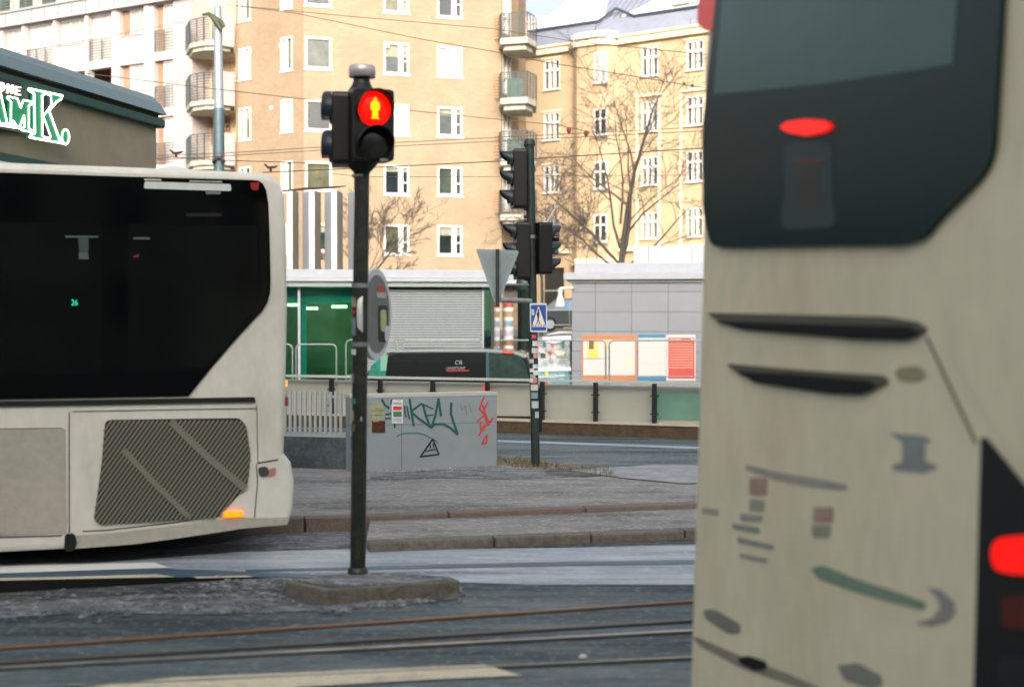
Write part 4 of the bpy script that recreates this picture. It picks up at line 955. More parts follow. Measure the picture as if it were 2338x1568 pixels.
# ============================================================ VAN
VF = VPl(700, 29.3, 1215, 29.0)
vn = thing('delivery_van', 'black van with small lettered logo passing behind the parapet', 'van', VF.px(950, HOR)); vn.location.z = -.8
m_van = mat('van_black_paint', (20, 24, 26), .25, coat=.5)
zrf = VF.sz(1000, 799)[1]
VB = lambda L_: [VF.sz(u, v) for u, v in L_]
prof = VB([(900, 799), (1000, 797), (1110, 797), (1180, 802), (1203, 812), (1212, 840), (1218, 880)]) + [(VF.sz(1222, 900)[0], -.1), (VF.sz(1222, 900)[0], -.55), (VF.sz(748, 900)[0], -.55), (VF.sz(744, 900)[0], .1)] + VB([(760, 880), (812, 866), (838, 850), (872, 812)])
mb = MB(); mb.spoly(VF, prof, -1.85, 0); bevel(mb.build('body', m_van, vn), .06, 3)
mb = MB(); mb.poly(VF, [(884, 799.5), (1000, 797.5), (1110, 797.5), (1180, 802.5), (1204, 812), (1200, 815), (1178, 806), (1110, 801.5), (1000, 801.5), (884, 804)], -.02, .02); mb.build('roof_rail', mat('pale_roof_edge', (150, 166, 170), .4), vn)
mb = MB(); mb.poly(VF, rpoly([(1116, 808), (1185, 810), (1200, 830), (1208, 866), (1116, 866)], 6), .001, .012); mb.build('window', mat('van_glass', (50, 68, 62), .08, var=.3, vs=5), vn)
mb = MB(); mb.poly(VF, [(840, 856), (848, 836), (870, 812), (886, 808), (880, 862), (845, 864)], .001, .014); mb.build('windscreen', mat('teal_windscreen', (52, 128, 110), .15, var=.4, vs=6), vn)
mb = MB(); mb.poly(VF, [(869, 812), (886, 810), (882, 846), (869, 846)], .015, .018); mb.build('mirror', mat('pale_green_sheet', (120, 170, 150), .5), vn)
mb = MB(); mb.poly(VF, [(762, 880), (780, 872), (808, 863), (812, 866), (790, 873), (775, 880)], .001, .02); mb.build('bonnet_edge', mat('bonnet_blue_grey', (150, 164, 184), .3), vn)
mb = MB(); mb.poly(VF, [(1110, 804), (1116, 804), (1117, 876), (1110, 876)], .013, .02); mb.build('pillar', mat('pillar_blue_grey', (54, 84, 92), .4), vn)
mb = MB(); mb.poly(VF, [(1165, 802), (1158, 799), (1148, 799), (1146, 805), (1158, 807), (1172, 807), (1174, 803)], .021, .04); mb.build('brake_light', mat('roof_brake_light', (226, 84, 70), .4), vn)
mb = MB(); q, z = VF.sz(1038, 832); mb.text('CR', VF, q, z, .085, .004, wide=1.0, slant=.15); q, z = VF.sz(1018, 843); mb.text('LANDSTUNT', VF, q, z, .055, .004, wide=.86, slant=.15); mb.build('lettering', mat('logo_grey', (150, 162, 162), .5), vn)
mb = MB(); mb.poly(VF, [(1019, 844.5), (1071, 844.5), (1071, 847), (1021, 848)], .002, .006); mb.build('underline', mat('logo_red', (170, 40, 44), .5), vn)
mb = MB(); q, z = VF.sz(1112, 888); mb.pbox(PA, PA.sz(1108, 888)[0], PA.sz(1115, 888)[0], PA.sz(1110, 897)[1], PA.sz(1110, 880)[1], .02, .06)
tag(mb.build('tail_light', m_red), 'small red light glowing at the parapet edge below the van', 'light')
for u in (800, 1140):
    q = VF.sz(u, 880)[0]
    for o_ in (.01, -1.66):
        mb = MB(); c = VF.pt(q, -.46, o_ - .2); mb.lathe(c, [(.2, 0), (.34, .01), (.34, .22), (.2, .23)], 20, VF.n); wh = mb.build('wheel', m_rubber, vn)

# ============================================================ PEDESTRIAN SIGNAL POLE (foreground)
Zp = 9.49; kp = Zp / FP
mb = MB(); rl_ = random.Random(77)
def lump(p, r):
    n = 6; a0 = rl_.uniform(0, 6.28); vs = []
    for (k_, h_) in ((1, 0), (.8, .45), (.35, .75)):
        for i in range(n): a = a0 + i * 6.283 / n; q = r * k_ * rl_.uniform(.7, 1.3); vs.append(p + Vector((math.cos(a) * q * 1.4, math.sin(a) * q, r * h_ * rl_.uniform(.6, 1.1))))
    mb.add(vs, [(i + n * j, (i + 1) % n + n * j, (i + 1) % n + n * (j + 1), i + n * (j + 1)) for j in (0, 1) for i in range(n)] + [tuple(range(2 * n, 3 * n))])
for i in range(900):
    t_ = rl_.random()
    if t_ < .40: u, v = rl_.gauss(600, 75), rl_.gauss(1346, 12)
    elif t_ < .6: u = rl_.uniform(735, 1060); v = 1388 - (u - 735) * .10 + abs(rl_.gauss(0, 7))
    elif t_ < .85: u = rl_.uniform(838, 1700); v = 1254 - (u - 838) * .030 - abs(rl_.gauss(0, 6))
    else: u = rl_.uniform(0, 640); v = rl_.gauss(1385, 14)
    lump(G(u, v, .004), rl_.uniform(.006, .026))
o = mb.build('slush_crumbs', m_slush); o['kind'] = 'stuff'; o['label'] = 'crumbs of dirty frozen slush scattered around the small island and along the kerb'; o['category'] = 'slush'
isl = thing('traffic_island', 'small granite kerbed island carrying the red man signal pole', 'traffic island', G(840, 1330))
top = [G(u, v, .10) for u, v in rpoly([(648, 1327), (693, 1318), (807, 1305), (935, 1309), (1030, 1316), (1053, 1325), (939, 1333), (741, 1345)], 7, 2)]
mb = MB(); mb.prism(top, (0, 0, -.12)); bevel(mb.build('kerb_stones', m_gran, isl), .015)
cen = sum(top, Vector()) / len(top); inn = [cen + (p - cen) * .86 for p in top]
mb = MB(); mb.prism([p + Vector((0, 0, .006)) for p in inn], (0, 0, -.02)); mb.build('infill', m_slush, isl)
B0 = P(817, 1312, Zp); T0_ = P(826, 395, Zp); B0.z = .10
ps = thing('pedestrian_signal', 'dark pole with a glowing red standing man signal on the near island', 'traffic light', B0)
r0 = 17.5 * kp
m_pole = mat('pole_dark_paint', (26, 30, 28), .4, var=.5, vs=9, col2=(58, 60, 46), thr=(.4, .75))
mb = MB(); mb.tube([B0, B0.lerp(T0_, .5), T0_], [r0 * 1.03, r0, r0], 24); mb.lathe(B0, [(r0 * 1.35, 0), (r0 * 1.3, .04), (r0 * 1.05, .05)], 24); mb.build('pole', m_pole, ps)
ang = R(22)
n1 = Vector((math.sin(ang), -math.cos(ang), 0))       # front head faces viewer, turned right
ang2 = R(-82); n2 = Vector((math.sin(ang2), -math.cos(ang2), 0))
m_head = mat('signal_black', (14, 13, 13), .42, var=.2, vs=15)
class HP:       # local head plane
    def __init__(s, O, n): s.O = O; s.n = n; s.a = Vector((-n.y, n.x, 0)); s.k = Vector((0, 0, 1))
    def pt(s, q, z, off=0): return s.O + s.a * q + s.n * off + s.k * z
def head(parent, O, n, W, H, D, lens, R_, lampmats, vis=.16, visor_m=None, dome=False):
    """signal head: O = bottom centre of the back, lens = list of heights"""
    h = HP(O, n)
    mb = MB(); c = .035 * W / .3
    out = rpoly([(-W / 2, 0), (W / 2, 0), (W / 2, H), (-W / 2, H)], c, 3)
    mb.prism([h.pt(x, z, D) for x, z in out], -n * D); hs = mb.build('signal_head', m_head, parent); bevel(hs, .01)
    for z in lens[1:]: 
        pass
    for i, z in enumerate(lens):
        c_ = h.pt(0, z, D + .002)
        mb = MB(); mb.lathe(c_, [(R_, 0), (R_ * .96, .012), (R_ * .6, .022), (.005, .026)], 28, n); mb.build('lens', lampmats[i], hs)
        # visor: open half hood
        mb = MB(); N = 20; vs = []
        for k in range(N + 1):
            a = R(-35) + (math.pi + R(70)) * k / N; d = Vector((0, 0, 1)) * math.sin(a) + h.a * math.cos(a)
            le_ = vis * (.3 + .7 * (abs(math.cos(a)) ** .7 if dome else max(0, math.sin(a)) ** .35))
            for rr_, l in ((R_ * 1.06, 0), (R_ * 1.06, le_), (R_ * 1.02, le_), (R_ * 1.02, 0)): vs.append(c_ + d * rr_ + n * l)
        fs = []
        for k in range(N):
            for j in range(3): fs.append((k * 4 + j, k * 4 + j + 1, (k + 1) * 4 + j + 1, (k + 1) * 4 + j))
        mb.add(vs, fs, True); mb.build('visor', visor_m or m_head, hs)
    return hs, h
m_off = mat('unlit_lens', (22, 22, 20), .25); m_redl = mat('red_signal_lens', (200, 10, 4), .3, emit=(255, 14, 2), es=.42)
Zh = Zp - .05
ctr = P(847, 247, Zp - .25)
s_ = 1 / kp
Hh = .54; Wh = .285
O1 = P(846, 372, Zp - .02); O1 = Vector((O1.x - .02, O1.y, O1.z))
z_l1 = P(847, 247, Zp - .2).z - O1.z; z_l2 = P(847, 330, Zp - .2).z - O1.z
hs, h1 = head(ps, O1 - n1 * .02, n1, Wh, P(846, 205, Zp - .1).z - O1.z, .17, [z_l1, z_l2], .116, [m_redl, m_off], .10)
# standing man on the lens
Fm = [(-.012, .062), (0, .078), (.012, .062), (.012, .048), (.026, .042), (.032, .02), (.030, -.012), (.022, -.012), (.019, .005), (.019, -.060), (.028, -.072), (.003, -.072), (0, -.02), (-.003, -.072), (-.028, -.072), (-.019, -.060), (-.019, .005), (-.022, -.012), (-.030, -.012), (-.032, .02), (-.026, .042), (-.012, .048)]
mb = MB(); mb.prism([h1.pt(x * 1.0, z_l1 + z * .95, .17 + .034) for x, z in Fm], -n1 * .006); mb.build('standing_man', mat('man_symbol', (255, 190, 10), .4, emit=(255, 170, 0), es=.5), hs)
mb = MB(); mb.poly(VPl(700, Zp - .24, 1000, Zp - .24), [(868, 362), (886, 363), (886, 369), (868, 368)], 0, .003); mb.build('maker_plate', m_grey, hs)
# second head facing left
O2 = P(792, 380, Zp + .04); 
hh = P(780, 213, Zp).z - O2.z
hs2, h2 = head(ps, O2 + Vector((.02, .0, 0)) - n2 * .02, n2, .285, hh, .14, [P(750, 247, Zp).z - O2.z, P(750, 335, Zp).z - O2.z], .108, [m_off, m_off], .07, mat('visor_blue_black', (34, 42, 50), .4), True)
# body between heads, neck and push button lamp cap
mb = MB(); cc = P(826, 372, Zp); 
mb.lathe(P(826, 402, Zp), [(17 * kp, 0), (19 * kp, 8 * kp), (34 * kp, 24 * kp), (40 * kp, 34 * kp), (42 * kp, 60 * kp), (42 * kp, 170 * kp), (36 * kp, 186 * kp), (22 * kp, 206 * kp), (19 * kp, 216 * kp), (18 * kp, 226 * kp)], 28); mb.build('bracket_housing', m_head, ps)
mb = MB(); mb.lathe(P(827, 178, Zp), [(29 * kp, 0), (30.5 * kp, 1 * kp), (30.5 * kp, 24 * kp), (28 * kp, 27 * kp), (10 * kp, 28 * kp)], 32); mb.build('top_cap', mat('cap_aluminium', (196, 186, 184), .35, metal=.5, var=.15, vs=14), ps)
for v, th in ((402, 2.5), (652, 5), (786, 5)):
    mb = MB(); mb.lathe(P(822, v + th, Zp), [(19 * kp, 0), (19 * kp, 2 * th * kp)], 24); mb.build('clamp_band', m_grey, ps)
# stickers and scrapes on the pole
PPl = VPl(700, Zp - r0 - .004, 1000, Zp - r0 - .004)
rs = random.Random(21)
def pst(u, v, w_, h_, col, ox=0):
    # curved sticker hugging the pole
    a0 = math.asin(max(-1, min(1, (u - w_ / 2 - 820) / 17.5))); a1 = math.asin(max(-1, min(1, (u + w_ / 2 - 820) / 17.5)))
    cx = P(820 + (v - 850) * -.008, v, Zp); mb = MB(); N = 5; vs = []
    for k in range(N + 1):
        a = a0 + (a1 - a0) * k / N
        for dz in (-h_ / 2, h_ / 2): vs.append(cx + Vector((math.sin(a), -math.cos(a), 0)) * (r0 * 1.035) + Vector((0, 0, -dz * kp)))
    mb.add(vs, [(2 * k, 2 * k + 1, 2 * k + 3, 2 * k + 2) for k in range(N)], True); mb.build('sticker', mat('pst_%d_%d_%d' % col, col, .7, var=.35, vs=40), ps)
for a in [(808, 690, 11, 22, (150, 128, 112)), (808, 712, 9, 8, (160, 60, 52)), (808, 745, 11, 40, (110, 122, 128)), (808, 803, 12, 13, (198, 204, 196)), (806, 862, 8, 20, (120, 110, 130)), (808, 915, 14, 12, (40, 118, 108)), (806, 948, 9, 22, (150, 140, 118)), (808, 975, 12, 16, (92, 88, 70)), (830, 955, 8, 10, (180, 180, 178)), (832, 972, 6, 30, (104, 118, 112)), (805, 1010, 7, 30, (52, 76, 80)), (806, 1040, 6, 16, (80, 104, 110)), (808, 468, 4, 12, (190, 50, 40))]: pst(*a)
# round sign seen edge on
rsn = thing('round_sign', 'round traffic sign seen nearly edge on, clamped to the red man signal pole', 'sign', P(852, 717, Zp + .1))
sn = Vector((.972, -.235, 0)).normalized(); ctr = P(850, 717, Zp + .24); Rr = .31
mb = MB(); mb.lathe(ctr, [(Rr, 0), (Rr + .004, .006), (Rr + .004, .028), (Rr, .034)], 48, sn); 
hp = HP(ctr, sn)
fa = .036
mb.build('disc_rim', mat('sign_rim', (214, 216, 214), .4, metal=.2), rsn)
mb = MB(); mb.lathe(ctr + sn * .0345, [(Rr * .86, 0), (Rr * .86, .002)], 48, sn); mb.build('disc_face', mat('sign_face_grey', (112, 116, 112), .4, var=.15, vs=8), rsn)
def sgp(x0, z0, x1, z1, col, nm, o_=.038):
    mb = MB(); mb.prism([hp.pt(x, z, o_ + .003) for x, z in rpoly([(x0, z0), (x1, z0), (x1, z1), (x0, z1)], .03, 2)], -sn * .003); mb.build(nm, mat('sgn_%d_%d_%d' % col, col, .5, var=.15, vs=15), rsn)
sgp(.02, -.19, .21, .06, (20, 24, 26), 'panel'); sgp(.05, -.12, .17, .03, (176, 188, 130), 'figure', .042); sgp(.0, .155, .16, .195, (196, 70, 58), 'sticker'); sgp(-.02, .11, .18, .15, (176, 178, 172), 'sticker'); sgp(.13, -.19, .22, -.08, (200, 202, 206), 'sticker', .046)
mb = MB()
for v in (652, 786): a_ = P(826, v, Zp); mb.tube([a_, Vector((ctr.x, ctr.y, a_.z)) - sn * .002], .014, 8)
mb.pbox(HP(ctr - sn * .03, sn), -.02, .02, -.3, .3, 0, .028); mb.build('bracket', m_dsteel, rsn)

# ============================================================ SECOND SIGNAL POLE
Z2 = 16.2; k2 = Z2 / FP
b2_ = P(1223, 1066, Z2); b2_.z = .12; t2_ = P(1209, 328, Z2)
tl = thing('traffic_light', 'tall dark pole carrying stacked black traffic lights by the crossing sign', 'traffic light', b2_)
mb = MB(); mb.tube([b2_, b2_.lerp(t2_, .5), t2_], [.05, .05, .053], 16); mb.build('pole', m_dsteel, tl)
mb = MB(); mb.lathe(t2_ - Vector((0, 0, .02)), [(.062, 0), (.064, .04), (.05, .07)], 16); mb.build('cap', m_dsteel, tl)
n3 = Vector((-.985, -.17, 0)).normalized()
def tri(O, H, ls, parent=tl, n=n3, D=.15, W=.27, m=None):
    return head(parent, O, n, W, H, D, ls, .088, [m_off] * len(ls), .14, m or mat('visor_grey_black', (44, 54, 56), .45))
o3 = P(1199, 476, Z2); H3 = P(1199, 342, Z2).z - o3.z
tri(o3, H3, [H3 * .83, H3 * .5, H3 * .17])
o4 = P(1206, 638, Z2); H4 = P(1206, 508, Z2).z - o4.z
tri(o4, H4, [H4 * .83, H4 * .5, H4 * .17])
n4 = Vector((.94, .34, 0)).normalized(); o5 = P(1222, 626, Z2 + .02); H5 = P(1222, 508, Z2).z - o5.z
tri(o5, H5, [H5 * .8, H5 * .48, H5 * .16], n=n4, D=.16, W=.28)
for vs_ in (480, 498, 640, 335, 508):
    mb = MB(); mb.tube([P(1196, vs_ - 4, Z2), P(1214, vs_, Z2)], .02, 8); mb.build('bracket', m_black, tl)
mb = MB(); mb.lathe(P(1214, 545, Z2), [(.056, 0), (.056, .04)], 16); mb.build('clamp_band', m_grey, tl)
for (u, v, w_, h_, col) in [(1219, 818 - 50, 10, 9, (190, 70, 84)), (1222, 784, 12, 12, (200, 202, 200)), (1221, 800, 13, 12, (196, 196, 192)), (1224, 812, 12, 10, (206, 150, 140)), (1214, 824, 9, 9, (190, 196, 190)), (1222, 836, 11, 10, (196, 204, 204)), (1214, 845, 10, 9, (206, 208, 202)), (1224, 850, 12, 11, (220, 222, 216)), (1216, 858, 12, 9, (150, 160, 164)), (1219, 868, 13, 12, (196, 120, 116)), (1220, 884, 16, 14, (190, 188, 186)), (1220, 902, 15, 14, (120, 140, 142)), (1222, 923, 15, 16, (176, 184, 184)), (1226, 946, 9, 14, (180, 180, 192)), (1213, 868, 8, 9, (206, 212, 214))]:
    cx = P(1223 - (1066 - v) * .019, v, Z2); mb = MB(); a0 = max(-1.3, (u - w_ / 2 - cx.x * 0 - (1223 - (1066 - v) * .019)) / 9.3); a1 = min(1.3, (u + w_ / 2 - (1223 - (1066 - v) * .019)) / 9.3); vs = []
    for k in range(5):
        a = a0 + (a1 - a0) * k / 4
        for dz in (-h_ / 2, h_ / 2): vs.append(cx + Vector((math.sin(a), -math.cos(a), 0)) * (.0535 + .001 * (int(v) % 3)) + Vector((0, 0, -dz * k2)))
    mb.add(vs, [(2 * k, 2 * k + 1, 2 * k + 3, 2 * k + 2) for k in range(4)], True); mb.build('sticker', mat('pst_%d_%d_%d' % col, col, .7, var=.25, vs=50), tl)
# thin second post hugging it, lower half
mb = MB(); a_ = P(1233, 885, Z2 + .05); b_ = P(1233, 985, Z2 + .05); mb.tube([b_, a_], .028, 8); mb.build('cable_duct', m_black, tl)
# crossing sign
SG = VPl(1150, Z2 - .07, 1300, Z2 - .07)
cs = thing('crossing_sign', 'blue pedestrian crossing sign with white triangle on the stickered pole', 'sign', SG.px(1229, 757))
def cz(x, y): return (1141 + x * .1551, 523.7 + y * .1551)
mb = MB(); mb.poly(SG, rpoly([cz(440, 1085), cz(695, 1085), cz(698, 1512), cz(448, 1512)], 3.4), -.012, 0); mb.build('plate', mat('sign_white_edge', (206, 212, 214), .4), cs)
mb = MB(); mb.poly(SG, rpoly([cz(458, 1112), cz(680, 1112), cz(683, 1488), cz(464, 1488)], 2), .001, .003); mb.build('blue_field', mat('sign_blue', (40, 84, 158), .4, var=.1, vs=12), cs)
mb = MB(); mb.poly(SG, [cz(570, 1125), cz(680, 1435), cz(472, 1435)], .004, .006); mb.build('triangle', mat('sign_white', (224, 220, 214), .4), cs)
mb = MB()
mb.poly(SG, [cz(x, y) for x, y in [(570, 1165), (582, 1185), (578, 1205), (588, 1240), (580, 1290), (574, 1330), (600, 1395), (586, 1398), (566, 1340), (548, 1398), (536, 1395), (556, 1325), (552, 1290), (542, 1245), (556, 1210), (560, 1180)]], .007, .009)
for x in (490, 530, 570, 610, 650): mb.poly(SG, [cz(x - 2, 1398), cz(x + 8, 1398), cz(x + 4, 1430), cz(x - 8, 1430)], .007, .0085)
mb.build('walking_figure', mat('sign_dark_figure', (60, 36, 40), .5), cs)
mb = MB(); mb.poly(SG, [cz(466, 1170), cz(505, 1180), cz(512, 1255), cz(470, 1270)], .004, .0075); mb.build('sticker', mat('pale_sticker', (170, 196, 206), .6), cs)
# light grey signal back hanging to the right with white stick
sg = thing('signal_lamp', 'small light grey lamp housing with red stripe right of the black signals', 'signal lamp', P(1252, 580, 16.6))
Z3 = 16.6; NP = VPl(1200, Z3, 1320, Z3)
def nz(x, y): return (1075.5 + x * .24, 355.4 + y * .24)
for (y0, y1) in ((665, 760), (825, 925)):
    mb = MB(); mb.poly(NP, rpoly([nz(728, y0), nz(835, y0 + 5), nz(833, y1), nz(728, y1)], 1.5), -.2, 0); bevel(mb.build('hood', mat('hood_blue_grey', (96, 122, 138), .4), sg), .01)
mb = MB(); mb.poly(NP, [nz(728, 738), nz(833, 738), nz(833, 752), nz(728, 752)], .001, .004); mb.build('stripe', mat('stripe_red', (170, 50, 46), .5), sg)
mb = MB(); mb.poly(NP, [nz(728, 770), nz(838, 770), nz(838, 664), nz(848, 664), nz(848, 780), nz(830, 930), nz(728, 930)], -.22, -.205); mb.poly(NP, [nz(700, 640), nz(725, 640), nz(725, 930), nz(700, 930)], -.12, -.02); mb.build('back_plate', m_black, sg)
for y0 in (664, 824): mb = MB(); mb.poly(NP, [nz(728, y0), nz(835, y0 + 5), nz(835, y0 + 14), nz(728, y0 + 12)], .001, .01); mb.build('snow_rim', m_snow, sg)
mb = MB(); mb.tube([P(*nz(715, 645), Z3), P(*nz(805, 492), Z3)], .012, 8); mb.lathe(P(*nz(805, 500), Z3), [(.02, 0), (.025, .01), (.02, .03)], 8); mb.build('antenna', m_frame, sg)
# yield sign from behind
Z4 = 15.7; YS = VPl(1080, Z4, 1200, Z4)
ys = thing('yield_sign', 'back of a grey triangular yield sign held out on an arm from the signal pole', 'sign', P(1136, 770, Z4))
mb = MB(); mb.poly(YS, rpoly([(1086, 568), (1186, 572), (1134, 704)], 7, 3), -.012, 0); mb.build('plate', mat('sign_back_grey', (136, 148, 150), .5, metal=.15, var=.1, vs=10), ys)
mb = MB(); mb.poly(YS, rpoly([(1097, 575), (1176, 578), (1134, 686)], 6, 3), .001, .004); mb.build('plate_inset', mat('sign_back_inset', (128, 140, 142), .5, metal=.15, var=.12, vs=10), ys)
mb = MB(); mb.poly(YS, [(1132, 569), (1140, 569), (1140, 700), (1132, 700)], .005, .05); mb.build('post_clamp', m_dsteel, ys)
mb = MB(); mb.tube([P(1142, 685, Z4 - .02), P(1212, 687, Z2 - .03)], .028, 8); mb.tube([P(1142, 650, Z4 + .02), P(1206, 650, Z2 - .03)], .014, 6); mb.build('arm', m_greypaint, ys)

# ============================================================ CATENARY POLE AND WIRES
Zc_ = 34.0; b0 = P(500, HOR, Zc_); b0.z = 0; tp_ = P(497, 14, Zc_)
cp_ = thing('catenary_pole', 'tall grey steel pole holding the overhead wires behind the left bus', 'pole', b0)
mid_ = P(500, 250, Zc_)
mb = MB(); mb.tube([mid_, tp_], [.115, .095], 16); mb.build('pole', mat('pole_light_steel', (150, 162, 168), .45, metal=.3, var=.1), cp_)
mb = MB(); mb.tube([b0, mid_ + Vector((0, 0, .02))], [.14, .13], 16); mb.build('pole_sleeve', mat('pole_dark_steel', (86, 104, 110), .5, metal=.3, var=.1), cp_)
mb = MB(); mb.tube([P(462, 34, Zc_ - .1), P(478, 32, Zc_ - .1), P(490, 45, Zc_ - .2), P(505, 68, Zc_ - .2)], [.03, .05, .07, .05], 6); mb.tube([P(478, 32, Zc_ - .1), P(505, 50, Zc_ - .2), P(511, 62, Zc_ - .2)], .05, 6); mb.tube([P(483, 38, Zc_ - .2), P(495, 60, Zc_ - .15)], .03, 5); mb.build('wire_bracket', mat('bracket_olive', (70, 76, 58), .7), cp_)
mb = MB(); mb.tube([P(486, 372, Zc_ - .15), P(492, 362, Zc_ - .2), P(505, 360, Zc_ - .2), P(513, 372, Zc_ - .15)], .04, 6); mb.build('cable_loop', m_dsteel, cp_)
m_wire = mat('wire', (84, 70, 58), .7)
wires = [
    ('span wire from the catenary pole top crossing the brick block', [(514, 11, 34), (800, 38, 33), (962, 52, 32), (1126, 66, 31), (1325, 97, 30), (1612, 125, 29), (1900, 150, 28)], .010),
    ('span wire sloping down from the top left behind the red man signal', [(540, 14, 34), (671, 30, 33), (962, 90, 32), (1138, 120, 31), (1243, 142, 30), (1419, 170, 29), (1613, 202, 28), (1900, 250, 27)], .011),
    ('long wire sloping down from the kiosk roof edge to the red insulators', [(-200, 125, 30), (0, 146, 30), (196, 168, 30), (400, 193, 30), (671, 224, 30), (940, 253, 30), (1148, 274, 30), (1277, 286, 30), (1345, 302, 30)], .010),
    ('upper tram wire of the close pair rising to the right', [(361, 356, 30), (514, 350, 30), (900, 326, 30), (1262, 308, 30), (1613, 290, 30), (1900, 276, 30)], .010),
    ('lower tram wire of the close pair rising to the right', [(361, 366, 30), (514, 356, 30), (900, 334, 30), (1230, 318, 30), (1613, 299, 30), (1900, 285, 30)], .010),
    ('lowest dark tram wire crossing below the signal heads', [(600, 394, 22), (760, 387, 22), (1145, 368, 22), (1230, 362, 22), (1613, 338, 22), (1900, 322, 22)], .010),
    ('thin faint wire in front of the white block', [(-100, 148, 36), (0, 129, 36), (426, 50, 36)], .008),
    ('short wire running to the left fitting above the bus roof', [(350, 364, 26), (395, 359, 26), (440, 362, 26), (500, 366, 26), (700, 372, 26)], .010),
    ('faint wire just under the lowest tram wire', [(755, 396, 24), (830, 404, 24), (1100, 404, 24), (1240, 402, 24), (1610, 400, 24)], .006),
]
for lab, pts, r in wires:
    mb = MB(); mb.tube([P(u, v, z) for u, v, z in pts], r * .8, 5, False); tag(mb.build('overhead_wire', m_wire), lab, 'overhead wire', 'overhead wires')
mb = MB(); mb.tube([P(640, 437, 24), P(700, 431, 24), P(760, 428, 24), P(790, 425, 24)], [.01, .025, .02, .008], 5, True); tag(mb.build('overhead_wire', m_wire), 'thick dark piece of wire just above the kiosk roof fins', 'overhead wire', 'overhead wires')
def fitting(u, v, Z, lab, s=1.0):
    t = thing('wire_fitting', lab, 'wire fitting', P(u, v, Z)); mb = MB(); k = Z / FP * s
    c = P(u, v, Z)
    mb.tube([c + Vector((-14 * k, 0, 8 * k)), c + Vector((-6 * k, 0, 0)), c + Vector((8 * k, 0, 1 * k)), c + Vector((16 * k, 0, 4 * k))], [2 * k, 3.2 * k, 3 * k, 1.2 * k], 6); mb.build('clamp_arm', mat('fitting_brown', (66, 40, 36), .7), t)
    mb = MB(); mb.tube([c, c + Vector((0, 0, -9 * k))], 3 * k, 6); mb.build('insulator', mat('fitting_brown', (66, 40, 36), .7), t)
fitting(402, 350, 26, 'brown wire clamp above the white bus roof')
fitting(618, 383, 24, 'brown wire clamp in front of the brick block, right of the bus roof')
for (u, v) in ((1299, 299), (1338, 306)):
    mb = MB(); mb.tube([P(u, v - 7, 30), P(u, v, 30), P(u, v + 6, 30)], [.045, .05, .02], 8); tag(mb.build('insulator', mat('red_insulator', (122, 48, 44), .6)), 'dark red insulator on the tram wire, %s of the pair' % ('left' if u < 1310 else 'right'), 'insulator', 'red insulators')
for (u, v) in ((1580, 196), (1562, 192)):
    mb = MB(); mb.lathe(P(u, v, 28.3), [(.02, -.03), (.035, 0), (.02, .03)], 8); tag(mb.build('insulator', m_wire), 'small dark bead on the sloping span wire, %s of the pair' % ('right' if u > 1570 else 'left'), 'insulator', 'dark beads on the span wire')

# ============================================================ BARE TREES
def tree(base, H, z_fork, seed, label, limbs, r0=.15, spread=1.0):
    rn = random.Random(seed); t = thing('bare_tree', label, 'tree', base)
    base = Vector(base); fork = base + Vector((0, 0, z_fork))
    tr = MB(); tr.tube([base, base.lerp(fork, .5) + Vector((.03, 0, 0)), fork], [r0 * 1.15, r0, r0 * .9], 10)
    cr = MB()
    def br(p, d, L, r, lev):
        pts = [p]; rs_ = [r]; n = 5; q = p.copy(); dd = d.copy()
        kids = []
        for i in range(n):
            dd = (dd + Vector((rn.gauss(0, .10), rn.gauss(0, .10), rn.gauss(.03, .07)))).normalized(); q = q + dd * L / n
            pts.append(q.copy()); rs_.append(max(.006, r * (1 - .75 * (i + 1) / n)))
            kids.append((q.copy(), dd.copy(), rs_[-1], i))
        (tr if lev == 0 else cr).tube(pts, rs_, 6 if lev < 2 else 4, False)
        if lev < 4:
            for (q, dd, rr_, i) in kids:
                for _ in range([1, 2, 1, 1][lev] if i > 0 else 0):
                    if rn.random() < (1 if lev < 2 else .8):
                        ax = Vector((rn.gauss(0, 1), rn.gauss(0, .8), rn.gauss(0, .55))).normalized()
                        nd = (dd * .75 + ax * .75 * spread).normalized(); br(q, nd, L * rn.uniform(.38, .62), max(.007, rr_ * .62), lev + 1)
    for (dx, dz, L, h, rr_) in limbs:
        p = base + Vector((0, 0, h)); br(p, Vector((dx, rn.uniform(-.25, .25), dz)).normalized(), L, rr_, 0)
    tr.build('trunk', m_bark, t); cr.build('crown', m_twig, t)
    return t
Zt = 52; bt = P(1416, HOR, Zt); bt.z = 1.3
s52 = sc(Zt)
tree(bt, 8, P(1416, 600, Zt).z - 1.3, 4, 'large bare tree with spreading twigs before the yellow plastered building',
     [(.02, 1, 6.2, 2.2, .13), (.35, .95, 4.6, 2.35, .075), (-.55, .85, 4.0, 2.5, .07), (-.85, .6, 3.0, 2.3, .06), (.8, .55, 3.6, 2.3, .06), (-.3, .95, 4.4, 3.1, .06), (.6, .7, 3.2, 3.4, .05), (-.95, .3, 2.2, 2.0, .05), (.25, 1, 4.0, 4.0, .05)], .155, 1.0)
Zt2 = 45; bt = P(815, HOR, Zt2); bt.z = 1.3
tree(bt, 5, 1.6, 12, 'smaller bare tree hidden behind the red man signal pole, twigs before the bricks',
     [(.85, .85, 2.3, 1.3, .045), (.6, .95, 1.6, 1.4, .03), (-.3, 1, 1.6, 1.4, .04), (.15, 1, 1.9, 1.3, .04), (-.8, .7, 1.4, 1.2, .035), (.95, .45, 1.5, 1.2, .035)], .08, .8)
bt = P(1236, HOR, 44); bt.z = 1.3
tree(bt, 4, 2.4, 31, 'thin young bare tree right of the black signals near the doorway', [(.1, 1, 2.2, 1.8, .03), (.6, .8, 1.7, 1.9, .025), (-.4, .9, 1.4, 1.8, .025), (.9, .5, 1.6, 2.2, .02)], .05, 1.0)

